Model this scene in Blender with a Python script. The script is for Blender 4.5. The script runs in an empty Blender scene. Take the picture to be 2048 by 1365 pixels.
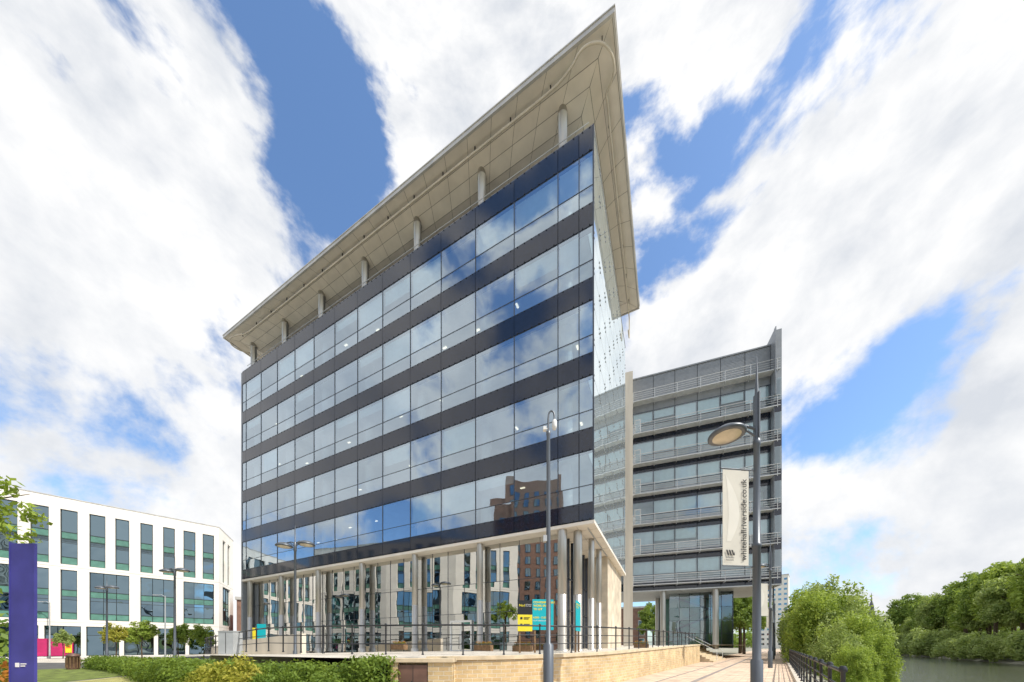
import bpy, math, random, bmesh
import numpy as np
from mathutils import Vector, Matrix
from mathutils.geometry import tessellate_polygon
random.seed(7); rng=np.random.default_rng(7)
COL=bpy.context.scene.collection
# ---------------------------------------------------------------- materials
def newmat(name):
    m=bpy.data.materials.new(name); m.use_nodes=True
    nt=m.node_tree; nt.nodes.clear()
    out=nt.nodes.new('ShaderNodeOutputMaterial')
    return m,nt,out
def nd(nt,t,**kw):
    n=nt.nodes.new(t)
    for k,v in kw.items(): setattr(n,k,v)
    return n
def math_n(nt,op,a,b=None,clamp=False):
    n=nt.nodes.new('ShaderNodeMath'); n.operation=op; n.use_clamp=clamp
    for i,x in enumerate((a,b)):
        if x is None: continue
        if isinstance(x,(int,float)): n.inputs[i].default_value=x
        else: nt.links.new(x,n.inputs[i])
    return n.outputs[0]
def mixcol(nt,fac,a,b,mode='MIX'):
    n=nt.nodes.new('ShaderNodeMix'); n.data_type='RGBA'; n.blend_type=mode
    if isinstance(fac,(int,float)): n.inputs[0].default_value=fac
    else: nt.links.new(fac,n.inputs[0])
    for i,x in ((6,a),(7,b)):
        if isinstance(x,(tuple,list)): n.inputs[i].default_value=(x[0],x[1],x[2],1)
        else: nt.links.new(x,n.inputs[i])
    return n.outputs[2]
def pmat(name,col,rough=.6,metal=0.,nscale=3.,namt=.15,bscale=40.,bstr=0.05,spec=.5,coat=0.,streak=False):
    m,nt,out=newmat(name)
    p=nd(nt,'ShaderNodeBsdfPrincipled')
    tc=nd(nt,'ShaderNodeTexCoord')
    src=tc.outputs['Object']
    if streak:
        mp=nd(nt,'ShaderNodeMapping'); mp.inputs['Scale'].default_value=(1,1,.12)
        nt.links.new(src,mp.inputs[0]); src=mp.outputs[0]
    no=nd(nt,'ShaderNodeTexNoise'); no.inputs['Scale'].default_value=nscale; no.inputs['Detail'].default_value=6
    nt.links.new(src,no.inputs['Vector'])
    f=math_n(nt,'MULTIPLY_ADD',no.outputs[0],3.0); nt.nodes[-1].inputs[2].default_value=-1.0; nt.nodes[-1].use_clamp=True
    a=tuple(c*(1-namt) for c in col); b=tuple(min(1,c*(1+namt)) for c in col)
    c=mixcol(nt,f,a,b)
    nt.links.new(c,p.inputs['Base Color'])
    p.inputs['Roughness'].default_value=rough; p.inputs['Metallic'].default_value=metal
    p.inputs['Specular IOR Level'].default_value=spec
    p.inputs['Coat Weight'].default_value=coat
    if bstr>0:
        n2=nd(nt,'ShaderNodeTexNoise'); n2.inputs['Scale'].default_value=bscale; n2.inputs['Detail'].default_value=4
        nt.links.new(tc.outputs['Object'],n2.inputs['Vector'])
        bp=nd(nt,'ShaderNodeBump'); bp.inputs['Strength'].default_value=bstr; bp.inputs['Distance'].default_value=.02
        nt.links.new(n2.outputs[0],bp.inputs['Height']); nt.links.new(bp.outputs[0],p.inputs['Normal'])
    nt.links.new(p.outputs[0],out.inputs[0])
    return m
def glassmat(name,tint,refl,fac0,tilt=.01,rough=0.,frit=0.):
    m,nt,out=newmat(name)
    g=nd(nt,'ShaderNodeNewGeometry')
    wn=nd(nt,'ShaderNodeTexWhiteNoise',noise_dimensions='1D')
    oi=nd(nt,'ShaderNodeObjectInfo')
    s=math_n(nt,'ADD',g.outputs['Random Per Island'],oi.outputs['Random'])
    s=math_n(nt,'MULTIPLY',s,57.3)
    nt.links.new(s,wn.inputs['W'])
    v1=nd(nt,'ShaderNodeVectorMath',operation='SUBTRACT'); v1.inputs[1].default_value=(.5,.5,.5)
    nt.links.new(wn.outputs['Color'],v1.inputs[0])
    v2=nd(nt,'ShaderNodeVectorMath',operation='SCALE'); v2.inputs['Scale'].default_value=tilt
    nt.links.new(v1.outputs[0],v2.inputs[0])
    tc=nd(nt,'ShaderNodeTexCoord')
    no=nd(nt,'ShaderNodeTexNoise'); no.inputs['Scale'].default_value=.55; no.inputs['Detail'].default_value=1
    nt.links.new(tc.outputs['Object'],no.inputs['Vector'])
    v1b=nd(nt,'ShaderNodeVectorMath',operation='SUBTRACT'); v1b.inputs[1].default_value=(.5,.5,.5)
    nt.links.new(no.outputs['Color'],v1b.inputs[0])
    v2b=nd(nt,'ShaderNodeVectorMath',operation='SCALE'); v2b.inputs['Scale'].default_value=tilt*1.5
    nt.links.new(v1b.outputs[0],v2b.inputs[0])
    v3=nd(nt,'ShaderNodeVectorMath',operation='ADD'); nt.links.new(g.outputs['Normal'],v3.inputs[0]); nt.links.new(v2.outputs[0],v3.inputs[1])
    v3b=nd(nt,'ShaderNodeVectorMath',operation='ADD'); nt.links.new(v3.outputs[0],v3b.inputs[0]); nt.links.new(v2b.outputs[0],v3b.inputs[1])
    v4=nd(nt,'ShaderNodeVectorMath',operation='NORMALIZE'); nt.links.new(v3b.outputs[0],v4.inputs[0])
    gl=nd(nt,'ShaderNodeBsdfGlossy'); gl.inputs['Color'].default_value=(*refl,1); gl.inputs['Roughness'].default_value=rough
    nt.links.new(v4.outputs[0],gl.inputs['Normal'])
    tr=nd(nt,'ShaderNodeBsdfTransparent'); tr.inputs['Color'].default_value=(*tint,1)
    fr=nd(nt,'ShaderNodeFresnel'); fr.inputs['IOR'].default_value=1.5
    vr=math_n(nt,'MULTIPLY_ADD',wn.outputs['Value'],.10); nt.nodes[-1].inputs[2].default_value=fac0-.05
    f=math_n(nt,'ADD',fr.outputs[0],vr,clamp=True)
    mx=nd(nt,'ShaderNodeMixShader'); nt.links.new(f,mx.inputs[0]); nt.links.new(tr.outputs[0],mx.inputs[1]); nt.links.new(gl.outputs[0],mx.inputs[2])
    last=mx.outputs[0]
    if frit>0:
        df=nd(nt,'ShaderNodeBsdfDiffuse'); df.inputs['Color'].default_value=(.66,.73,.74,1)
        m2=nd(nt,'ShaderNodeMixShader'); m2.inputs[0].default_value=frit
        nt.links.new(last,m2.inputs[1]); nt.links.new(df.outputs[0],m2.inputs[2]); last=m2.outputs[0]
    nt.links.new(last,out.inputs[0])
    return m
def leafmat(name,c1,c2,trans=.42):
    m,nt,out=newmat(name)
    g=nd(nt,'ShaderNodeNewGeometry'); tc=nd(nt,'ShaderNodeTexCoord')
    no=nd(nt,'ShaderNodeTexNoise'); no.inputs['Scale'].default_value=.8
    nt.links.new(tc.outputs['Object'],no.inputs['Vector'])
    f=math_n(nt,'MULTIPLY',g.outputs['Random Per Island'],.55)
    f2=math_n(nt,'MULTIPLY_ADD',no.outputs[0],1.6); nt.nodes[-1].inputs[2].default_value=-.6
    f=math_n(nt,'ADD',f,f2,clamp=True)
    c=mixcol(nt,f,c1,c2)
    d=nd(nt,'ShaderNodeBsdfPrincipled'); d.inputs['Roughness'].default_value=.55; d.inputs['Specular IOR Level'].default_value=.25
    nt.links.new(c,d.inputs['Base Color'])
    t=nd(nt,'ShaderNodeBsdfTranslucent'); c3=mixcol(nt,.4,c,(.45,.55,.06)); nt.links.new(c3,t.inputs['Color'])
    mx=nd(nt,'ShaderNodeMixShader'); mx.inputs[0].default_value=trans
    nt.links.new(d.outputs[0],mx.inputs[1]); nt.links.new(t.outputs[0],mx.inputs[2]); nt.links.new(mx.outputs[0],out.inputs[0])
    return m
def brickmat(name,c1,c2,mortar,bw,bh,ms=.012,coord='UV',rough=.85,bump=.4,scale=1.,offset=.5):
    m,nt,out=newmat(name)
    tc=nd(nt,'ShaderNodeTexCoord'); b=nd(nt,'ShaderNodeTexBrick')
    b.offset=offset
    b.inputs['Scale'].default_value=scale; b.inputs['Brick Width'].default_value=bw; b.inputs['Row Height'].default_value=bh
    b.inputs['Mortar Size'].default_value=ms; b.inputs['Color1'].default_value=(*c1,1); b.inputs['Color2'].default_value=(*c2,1); b.inputs['Mortar'].default_value=(*mortar,1)
    nt.links.new(tc.outputs[coord],b.inputs['Vector'])
    no=nd(nt,'ShaderNodeTexNoise'); no.inputs['Scale'].default_value=1.3; no.inputs['Detail'].default_value=8
    nt.links.new(tc.outputs['Object'],no.inputs['Vector'])
    n2=nd(nt,'ShaderNodeTexNoise'); n2.inputs['Scale'].default_value=30; n2.inputs['Detail'].default_value=5
    nt.links.new(tc.outputs['Object'],n2.inputs['Vector'])
    r=nd(nt,'ShaderNodeMapRange'); r.inputs[1].default_value=.3; r.inputs[2].default_value=.7; r.inputs[3].default_value=.75; r.inputs[4].default_value=1.2
    nt.links.new(no.outputs[0],r.inputs[0])
    cc=nd(nt,'ShaderNodeVectorMath',operation='SCALE'); nt.links.new(b.outputs['Color'],cc.inputs[0]); nt.links.new(r.outputs[0],cc.inputs['Scale'])
    p=nd(nt,'ShaderNodeBsdfPrincipled'); p.inputs['Roughness'].default_value=rough
    nt.links.new(cc.outputs[0],p.inputs['Base Color'])
    h=math_n(nt,'SUBTRACT',n2.outputs[0],b.outputs['Fac'])
    bp=nd(nt,'ShaderNodeBump'); bp.inputs['Strength'].default_value=bump; bp.inputs['Distance'].default_value=.02
    nt.links.new(h,bp.inputs['Height']); nt.links.new(bp.outputs[0],p.inputs['Normal'])
    nt.links.new(p.outputs[0],out.inputs[0]); return m

GRAN=pmat('spandrel_granite',(.009,.014,.032),.07,0,6,.3,60,.0,spec=.75)
MULL=pmat('mullion_grey',(.06,.07,.09),.4,.3,5,.1,40,0)
GLASS=glassmat('facade_glass',(.80,.93,.98),(.78,.90,1.0),.42,.014)
GLASSB=glassmat('base_glass',(.28,.32,.33),(.90,.90,.88),.62,.008)
SCREEN=glassmat('screen_glass',(.55,.66,.68),(.84,.91,.94),.48,.006,frit=.16)
GLASSW=glassmat('wing_glass',(.86,.94,.96),(.80,.90,.96),.17,.02)
GLASSO=glassmat('office_glass',(.10,.20,.20),(.45,.62,.72),.40,.06)
STEEL=pmat('satin_steel',(.50,.48,.44),.36,.75,2,.06,30,0,streak=True)
STEELD=pmat('galvanised_rail',(.62,.63,.63),.5,.0,2,.10,30,0)
BEIGE=pmat('beige_metal_panel',(.80,.74,.65),.5,.0,1.2,.06,30,.0)
FASC=pmat('fascia_metal',(.56,.54,.50),.4,.2,1.5,.12,30,.0,streak=True)
JOINT=pmat('panel_joint',(.26,.23,.20),.8)
WHITEP=pmat('white_paint',(.74,.74,.72),.5,0,2,.05,30,.02)
BLIND=pmat('roller_blind',(.80,.88,.88),.8,0,2,.05,60,.0)
CEIL=pmat('ceiling_tile',(.82,.85,.86),.8,0,2,.05,30,0)
INTW=pmat('interior_wall',(.46,.52,.56),.8,0,.4,.5,30,0)
CARPET=pmat('carpet',(.22,.23,.25),.95)
LOUV=pmat('louvre_grey',(.27,.285,.30),.45,.2,2,.08,30,.0)
PALEG=pmat('pale_grey_panel',(.42,.44,.45),.5,.1,2,.08,30,.0)
STONE=brickmat('cream_stone_cladding',(.66,.57,.44),(.62,.53,.40),(.35,.29,.22),1.2,.6,.006,'Object',.8,.12)
PIERS=pmat('beige_stone',(.68,.61,.50),.8,0,1.2,.12,25,.1,streak=True)
DARKM=pmat('dark_metal',(.03,.032,.036),.45,.3,3,.2,40,.03)
LAMPM=pmat('lamp_grey_metal',(.12,.135,.155),.42,.4,3,.25,40,.02,streak=True)
LENS=pmat('lamp_lens',(.60,.53,.40),.25)
CREAM=pmat('cream_render_panel',(.84,.80,.73),.75,0,.5,.05,20,.03)
OFRAME=pmat('office_window_frame',(.05,.06,.06),.5,.3)
GREENSP=pmat('green_glass_spandrel',(.10,.24,.19),.15,0,1,.2,30,0)
BROWN=brickmat('brown_brick',(.46,.15,.10),(.40,.12,.08),(.26,.15,.11),.9,.3,.01,'Object',.85,.1)
WALLST=brickmat('yellow_sandstone',(.66,.50,.27),(.54,.38,.19),(.70,.60,.44),.30,.125,.012,'UV',.9,.9)
COPE=pmat('coping_stone',(.58,.48,.33),.85,0,3,.15,40,.15)
PAVE=brickmat('plaza_paving',(.56,.52,.45),(.50,.46,.40),(.30,.27,.23),.6,.4,.01,'Object',.85,.15)
PATHM=brickmat('path_paving',(.60,.46,.34),(.54,.41,.31),(.38,.28,.21),.45,.3,.008,'Object',.88,.15)
SLATE=pmat('path_strip',(.25,.22,.20),.8,0,4,.2,30,.1)
SPIRE=pmat('sooty_stone',(.12,.12,.13),.9)
KERB=pmat('kerb_stone',(.50,.45,.38),.85,0,4,.15,30,.1)
ASPH=pmat('asphalt',(.09,.09,.088),.9,0,1.5,.25,60,.3)
GRASS=pmat('grass',(.14,.18,.035),.95,0,2.5,.55,90,.9)
DRYG=pmat('dry_lawn',(.36,.34,.12),.95,0,2.0,.35,90,.9)
GROUND=pmat('ground_earth',(.27,.26,.20),.95,0,.3,.3,20,.4)
NAVY=pmat('navy_sign_paint',(.04,.04,.21),.4,0,2.5,.3,30,.03)
CYAN=pmat('cyan_sign',(.0,.40,.46),.4,0,2,.03,30,0)
YELL=pmat('yellow_sign',(.80,.66,.03),.4,0,2,.03,30,0)
BLACK=pmat('black_sign',(.012,.012,.012),.4,0,2,.1,30,0)
MAG=pmat('magenta_panel',(.50,.02,.13),.5,0,1,.2,30,0)
ORANGE=pmat('orange_paint',(.75,.2,.02),.5)
BANNER=pmat('banner_cloth',(.62,.59,.51),.8,0,2,.05,30,.02)
BANNERL=pmat('banner_light',(.70,.67,.59),.8,0,2,.04,30,.02)
INK=pmat('dark_ink',(.03,.03,.03),.7,0,2,.1,30,0)
CABB=pmat('brown_cabinet',(.14,.075,.055),.5,.1,3,.2,30,.05)
WOODP=pmat('planter_wood',(.20,.12,.06),.8,0,6,.3,30,.1)
BARK=pmat('bark',(.10,.07,.045),.95,0,8,.3,30,.6)
LEAF=leafmat('leaf_bright',(.15,.23,.03),(.42,.52,.10))
LEAF2=leafmat('leaf_deep',(.10,.18,.035),(.32,.42,.09))
LEAFW=leafmat('leaf_willow',(.20,.28,.08),(.47,.54,.19))
LEAFY=leafmat('leaf_yellow',(.22,.25,.03),(.60,.52,.10))
LEAFR=leafmat('leaf_red',(.40,.10,.03),(.6,.30,.05))
LEAFH=leafmat('leaf_hedge',(.07,.13,.02),(.26,.36,.06))
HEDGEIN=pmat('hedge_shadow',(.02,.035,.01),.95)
RIVERM,nt,out=newmat('river_water')
p=nd(nt,'ShaderNodeBsdfPrincipled'); p.inputs['Base Color'].default_value=(.075,.085,.045,1); p.inputs['Roughness'].default_value=.05; p.inputs['IOR'].default_value=1.33
tc=nd(nt,'ShaderNodeTexCoord'); no=nd(nt,'ShaderNodeTexNoise'); no.inputs['Scale'].default_value=2.0; no.inputs['Detail'].default_value=5; no.inputs['Distortion'].default_value=.6
nt.links.new(tc.outputs['Object'],no.inputs['Vector'])
bp=nd(nt,'ShaderNodeBump'); bp.inputs['Strength'].default_value=.55; bp.inputs['Distance'].default_value=.25
nt.links.new(no.outputs[0],bp.inputs['Height']); nt.links.new(bp.outputs[0],p.inputs['Normal']); nt.links.new(p.outputs[0],out.inputs[0])
LIGHTM,nt,out=newmat('ceiling_light_glow')
e=nd(nt,'ShaderNodeEmission'); e.inputs[0].default_value=(1,.86,.62,1); e.inputs[1].default_value=1.8; nt.links.new(e.outputs[0],out.inputs[0])
SKIN=pmat('skin',(.5,.3,.22),.6); CLOTH=pmat('dark_clothing',(.03,.035,.06),.9)

# ---------------------------------------------------------------- mesh builder
class MB:
    def __init__(s): s.v=[];s.f=[];s.m=[];s.uv=[];s.M=None;s.sm=[]
    def add(s,pts,faces,mi=0,uvs=None,smooth=False):
        b=len(s.v)
        for p in pts:
            q=Vector(p)
            if s.M is not None: q=s.M@q
            s.v.append(tuple(q))
        for i,f in enumerate(faces):
            s.f.append(tuple(b+k for k in f)); s.m.append(mi); s.sm.append(smooth)
            s.uv.append(uvs[i] if uvs else None)
    def box(s,x0,x1,y0,y1,z0,z1,mi=0):
        if x0>x1:x0,x1=x1,x0
        if y0>y1:y0,y1=y1,y0
        if z0>z1:z0,z1=z1,z0
        P=[(x0,y0,z0),(x1,y0,z0),(x1,y1,z0),(x0,y1,z0),(x0,y0,z1),(x1,y0,z1),(x1,y1,z1),(x0,y1,z1)]
        s.add(P,[(0,3,2,1),(4,5,6,7),(0,1,5,4),(1,2,6,5),(2,3,7,6),(3,0,4,7)],mi)
    def quad(s,a,b,c,d,mi=0): s.add([a,b,c,d],[(0,1,2,3)],mi)
    def lathe(s,prof,cx=0,cy=0,n=20,mi=0,smooth=True):
        P=[];F=[]
        for r,z in prof:
            for i in range(n):
                a=2*math.pi*i/n; P.append((cx+r*math.cos(a),cy+r*math.sin(a),z))
        for j in range(len(prof)-1):
            for i in range(n):
                k=(i+1)%n; F.append((j*n+i,j*n+k,(j+1)*n+k,(j+1)*n+i))
        s.add(P,F,mi,smooth=smooth)
        s.add(P[:n],[tuple(reversed(range(n)))],mi); s.add(P[-n:],[tuple(range(n))],mi)
    def cyl(s,cx,cy,z0,z1,r,r2=None,n=20,mi=0): s.lathe([(r,z0),(r if r2 is None else r2,z1)],cx,cy,n,mi)
    def tube(s,pts,r,n=8,mi=0,rs=None):
        pts=[Vector(p) for p in pts]; P=[];F=[]
        prev=None
        for i,p in enumerate(pts):
            d=(pts[min(i+1,len(pts)-1)]-pts[max(i-1,0)]).normalized()
            if prev is None:
                a=d.orthogonal().normalized()
            else:
                a=(prev-d*prev.dot(d)); a=a.normalized() if a.length>1e-6 else d.orthogonal().normalized()
            prev=a; b=d.cross(a); rr=rs[i] if rs else r
            for k in range(n):
                t=2*math.pi*k/n; P.append(tuple(p+a*math.cos(t)*rr+b*math.sin(t)*rr))
        for j in range(len(pts)-1):
            for k in range(n):
                l=(k+1)%n; F.append((j*n+k,j*n+l,(j+1)*n+l,(j+1)*n+k))
        s.add(P,F,mi,smooth=True)
        s.add(P[:n],[tuple(reversed(range(n)))],mi); s.add(P[-n:],[tuple(range(n))],mi)
    def mesh(s,name,mats):
        me=bpy.data.meshes.new(name); me.from_pydata(s.v,[],s.f)
        for m in mats: me.materials.append(m)
        me.polygons.foreach_set('material_index',s.m); me.polygons.foreach_set('use_smooth',s.sm)
        if any(u is not None for u in s.uv):
            ul=me.uv_layers.new(name='UVMap')
            for i,pl in enumerate(me.polygons):
                u=s.uv[i]
                for j in range(pl.loop_total):
                    if u is not None: ul.data[pl.loop_start+j].uv=u[j]
        me.update(); return me
def setp(o,label=None,category=None,group=None,kind=None):
    if label:o['label']=label
    if category:o['category']=category
    if group:o['group']=group
    if kind:o['kind']=kind
def obj(name,me,parent=None,loc=(0,0,0),rot=0.,scale=None,**kw):
    o=bpy.data.objects.new(name,me); COL.objects.link(o)
    o.location=loc; o.rotation_euler=(0,0,rot)
    if scale: o.scale=scale
    if parent: o.parent=parent
    setp(o,**kw); return o
def build(mb,name,mats,parent=None,loc=(0,0,0),rot=0.,**kw):
    return obj(name,mb.mesh(name,mats),parent,loc,rot,**kw)
def empty(name,loc,rot=0.,**kw):
    return obj(name,None,None,loc,rot,**kw)
def textmesh(s,size,mat,align='LEFT',bold=0.,spacing=1.):
    cu=bpy.data.curves.new('lettering','FONT'); cu.body=s; cu.size=size; cu.align_x=align; cu.offset=bold; cu.space_line=spacing
    o=bpy.data.objects.new('tmp',cu); COL.objects.link(o)
    dg=bpy.context.evaluated_depsgraph_get(); me=bpy.data.meshes.new_from_object(o.evaluated_get(dg))
    bpy.data.objects.remove(o); me.materials.clear(); me.materials.append(mat); me.name='lettering'
    return me
def smooth(pts,n=6):
    out=[];P=[Vector(p) for p in pts]
    for i in range(len(P)-1):
        a=P[max(i-1,0)];b=P[i];c=P[i+1];d=P[min(i+2,len(P)-1)]
        for k in range(n):
            t=k/n; out.append(.5*((2*b)+(-a+c)*t+(2*a-5*b+4*c-d)*t*t+(-a+3*b-3*c+d)*t**3))
    out.append(P[-1]); return out

# ================================================================ MAIN BUILDING
PZ=1.3
A_MAIN=math.atan2(.4376,-.8992)
CX,CY=4.24,16.64
main=empty('office_building',(CX,CY,0),A_MAIN,label='tall glass office building with dark bands and overhanging roof canopy',category='building')
LT=34.4; DP=13.8
mull=[0,.76,1.92]+[1.92+2.65*k for k in range(1,13)]+[LT]
ZT=28.69; ZG=27.42; FH=3.9; GH=2.72; ZB=8.15
def spandrel(z0,z1):
    mb=MB()
    for i in range(len(mull)-1):
        dz_=random.uniform(-.004,.004); dx_=random.uniform(-.004,.004)
        a,b=mull[i]+.014,mull[i+1]-.014; za,zb=z0+.01,z1-.01
        P=[(a,-.22,za),(b,-.22,za),(b,-.22,zb),(a,-.22,zb),(a,.03-dx_-dz_,za),(b,.03+dx_-dz_,za),(b,.03+dx_+dz_,zb),(a,.03-dx_+dz_,zb)]
        mb.add(P,[(4,7,6,5),(0,4,5,1),(3,2,6,7),(0,3,7,4),(1,5,6,2)],0)
        n=max(2,int((mull[i+1]-mull[i])/.44))
        for k in range(n):
            x=mull[i]+(k+.5)*(mull[i+1]-mull[i])/n
            for z in (z0+.05,z1-.05): mb.box(x-.03,x+.03,.036,.055,z-.02,z+.02,1)
    mb.box(0.01,LT-.01,-.30,-.225,z0+.02,z1-.02,1)
    build(mb,'spandrel_band',[GRAN,DARKM],main)
spandrel(ZG,ZT)
for r in range(5):
    zt=ZG-FH*r; zb=zt-GH
    spandrel(zb-(FH-GH) if r<4 else ZB+.05, zb)
wcache={}
for r in range(5):
    zb=ZG-FH*r-GH
    for i in range(len(mull)-1):
        w=round(mull[i+1]-mull[i],2)
        if w not in wcache:
            mb=MB()
            h1=.92
            mb.quad((w-.02,0,.02),(.02,0,.02),(.02,0,h1-.015),(w-.02,0,h1-.015),0)
            mb.quad((w-.02,0,h1+.015),(.02,0,h1+.015),(.02,0,GH-.02),(w-.02,0,GH-.02),0)
            mb.box(-.0,.02,-.08,.03,0,GH,1); mb.box(w-.02,w,-.08,.03,0,GH,1)
            mb.box(.02,w-.02,-.08,.015,h1-.015,h1+.015,1); mb.box(.02,w-.02,-.08,.015,0,.02,1); mb.box(.02,w-.02,-.08,.015,GH-.02,GH,1)
            wcache[w]=mb.mesh('window',[GLASS,MULL])
            bm=MB(); bm.box(.05,w-.05,-.16,-.15,0,1.72,0); wcache[('b',w)]=bm.mesh('blind',[BLIND])
        wi=obj('window',wcache[w],main,(mull[i],0,zb))
        pr=.8 if r==0 else (.45 if r==1 else .3)
        if random.random()<pr:
            sc=random.choice([1,1,.97,.6,.35]); 
            b=obj('blind',wcache[('b',w)],wi,(0,0,GH-.04-1.72*sc),0,(1,1,sc))
for r in range(6):
    z=ZG-FH*r
    mb=MB(); mb.box(.35,LT-.2,-DP+.2,-.32,z+.10,z+.9 if r else z+.6,0); mb.box(.35,LT-.2,-DP+.2,-.32,z+.04,z+.095,1)
    mb.box(.35,LT-.2,-DP+.2,-.32,z+.905,z+.93,2)
    build(mb,'floor_slab',[CEIL,CEIL,CARPET],main)
mb=MB(); mb.box(2.5,LT-1.5,-DP+4,-4.2,ZB+.3,ZG,0); build(mb,'core_wall',[INTW],main)
mb=MB(); mb.cyl(0,0,0,3.0,.36,n=20); cme=mb.mesh('interior_column',[WHITEP])
mb=MB(); mb.box(-.25,.25,-.06,.06,-.03,0,0); lme=mb.mesh('ceiling_light',[LIGHTM])
for r in range(5):
    zf=ZG-FH*(r+1)+.93
    for k in range(7):
        obj('interior_column',cme,main,(1.75+5.3*k,-1.0,zf),0,(1,1,1.0))
    for k in range(10):
        if random.random()<.7:
            obj('ceiling_light',lme,main,(1.3+3.3*k+random.random(),-1.4-2.2*random.random(),ZG-FH*r+.03),math.pi/2*random.choice([0,0,1]),(.6,1,1))
mb=MB(); mb.box(LT,LT+.25,-DP,.0,PZ,ZT,0); mb.box(LT+.25,LT+.9,-3.0,-1.0,PZ,17,0); build(mb,'end_wall',[LOUV],main)
mb=MB(); mb.box(.4,LT,-DP-.25,-DP,PZ-.5,ZT,0); build(mb,'rear_wall',[LOUV],main)
mb=MB(); nb=8; nr=11; dy=DP/nb; dz=(ZT-ZB)/nr
for i in range(nb):
    for j in range(nr):
        y0=-i*dy-.018; y1=-(i+1)*dy+.018; z0=ZB+j*dz+.018; z1=ZB+(j+1)*dz-.018
        mb.quad((0,y0,z0),(0,y0,z1),(0,y1,z1),(0,y1,z0),0)
        for (yy,zz) in ((y0-.12,z0+.12),(y1+.12,z0+.12),(y0-.12,z1-.12),(y1+.12,z1-.12)):
            mb.box(-.03,.06,yy-.03,yy+.03,zz-.03,zz+.03,1)
        if i<nb-1 and j%2==0: mb.tube([(0.1,y1,z1),(.34,y1,z1)],.03,6,1)
build(mb,'glass_screen',[SCREEN,LOUV],main)
mb=MB(); mb.box(-.03,.04,-.02,.05,ZB,ZT,0); build(mb,'corner_trim',[MULL],main)
mb=MB()
for r in range(6):
    z=ZG-FH*r; mb.box(.36,.40,-DP+.2,-.4,z-.05 if r else z,z+.9,0)
build(mb,'screen_slab_edge',[PALEG],main)
mb=MB(); mb.box(-.02,LT,-DP,.0,ZT,ZT+.06,0); build(mb,'roof_deck',[LOUV],main)
SB=ZB-.20
mb=MB(); mb.box(-.06,LT,-DP,.08,SB,ZB-.02,0)
build(mb,'base_soffit',[BEIGE],main)
mb=MB()
for k in range(1,6): mb.box(-.04,1.9,-k*2.3-.01,-k*2.3+.01,SB-.006,SB-.002,0)
mb.box(-.04,1.9,-.78,-.77,SB-.006,SB-.002,0); mb.box(.9,.91,-13,-.03,SB-.012,SB-.008,0)
build(mb,'soffit_joint',[JOINT],main)
mb=MB(); mb.lathe([(.27,PZ-.3),(.27,PZ+.12),(.20,PZ+.13),(.20,4.4),(.194,4.405),(.194,4.43),(.20,4.435),(.20,SB-.01)],n=32); colm=mb.mesh('column',[STEEL])
for k in range(7): obj('column',colm,main,(1.75+5.3*k,-.24,0),0,(1.3,1.3,1) if k==0 else None)
obj('column',colm,main,(1.02,-.75,0),0,(1.2,1.2,1))
for s_ in (2.4,4.7,8.6): obj('column',colm,main,(.62,-s_,0),0,(.85,.85,1))
def shopmesh(w):
    mb=MB(); z1=SB; zs=[PZ-.2,PZ+.5,PZ+2.4,PZ+4.3,z1]
    xs=[0,w/2,w]
    for a in range(2):
        for b in range(4):
            mb.quad((xs[a+1]-.012,0,zs[b]+.012),(xs[a]+.012,0,zs[b]+.012),(xs[a]+.012,0,zs[b+1]-.012),(xs[a+1]-.012,0,zs[b+1]-.012),0)
    for x in xs: mb.box(x-.013,x+.013,-.1,.02,zs[0],z1-.005,1)
    for z in zs[1:4]: mb.box(0.015,w-.015,-.06,.015,z-.015,z+.015,1)
    return mb.mesh('shopfront_window',[GLASSB,MULL])
shm=shopmesh(2.65)
for k in range(12): obj('shopfront_window',shm,main,(1.92+2.65*k,-.72,0))
ws=shopmesh(1.9)
for k in range(3): obj('shopfront_window',ws,main,(1.85,-.76-1.9*k,0),-math.pi/2)
mb=MB(); mb.box(2.2,LT-.2,-6.2,-6,PZ-.3,SB-.02,0); build(mb,'lobby_wall',[LOUV],main)
mb=MB(); mb.box(.35,LT-.1,-DP,-6.5,PZ-.5,SB-.002,0); 
build(mb,'stone_wall',[STONE],main)
mb=MB()
mb.box(0,.1,0,.12,0,2.6,0);mb.box(1.9,2.0,0,.12,0,2.6,0);mb.box(.1,1.9,0,.12,2.45,2.6,0);mb.box(.96,1.04,0,.1,0,2.45,0);mb.box(.1,1.9,0,.1,0,.15,0)
mb.quad((.1,.05,.15),(.96,.05,.15),(.96,.05,2.45),(.1,.05,2.45),1);mb.quad((1.04,.05,.15),(1.9,.05,.15),(1.9,.05,2.45),(1.04,.05,2.45),1)
mb.box(.90,.93,.1,.16,.8,1.5,2);mb.box(1.07,1.10,.1,.16,.8,1.5,2)
dd_=build(mb,'door',[WHITEP,GLASSB,STEELD],main,(7.9,-.66,PZ-.12)); dd_.scale=(.85,.85,.8)
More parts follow.
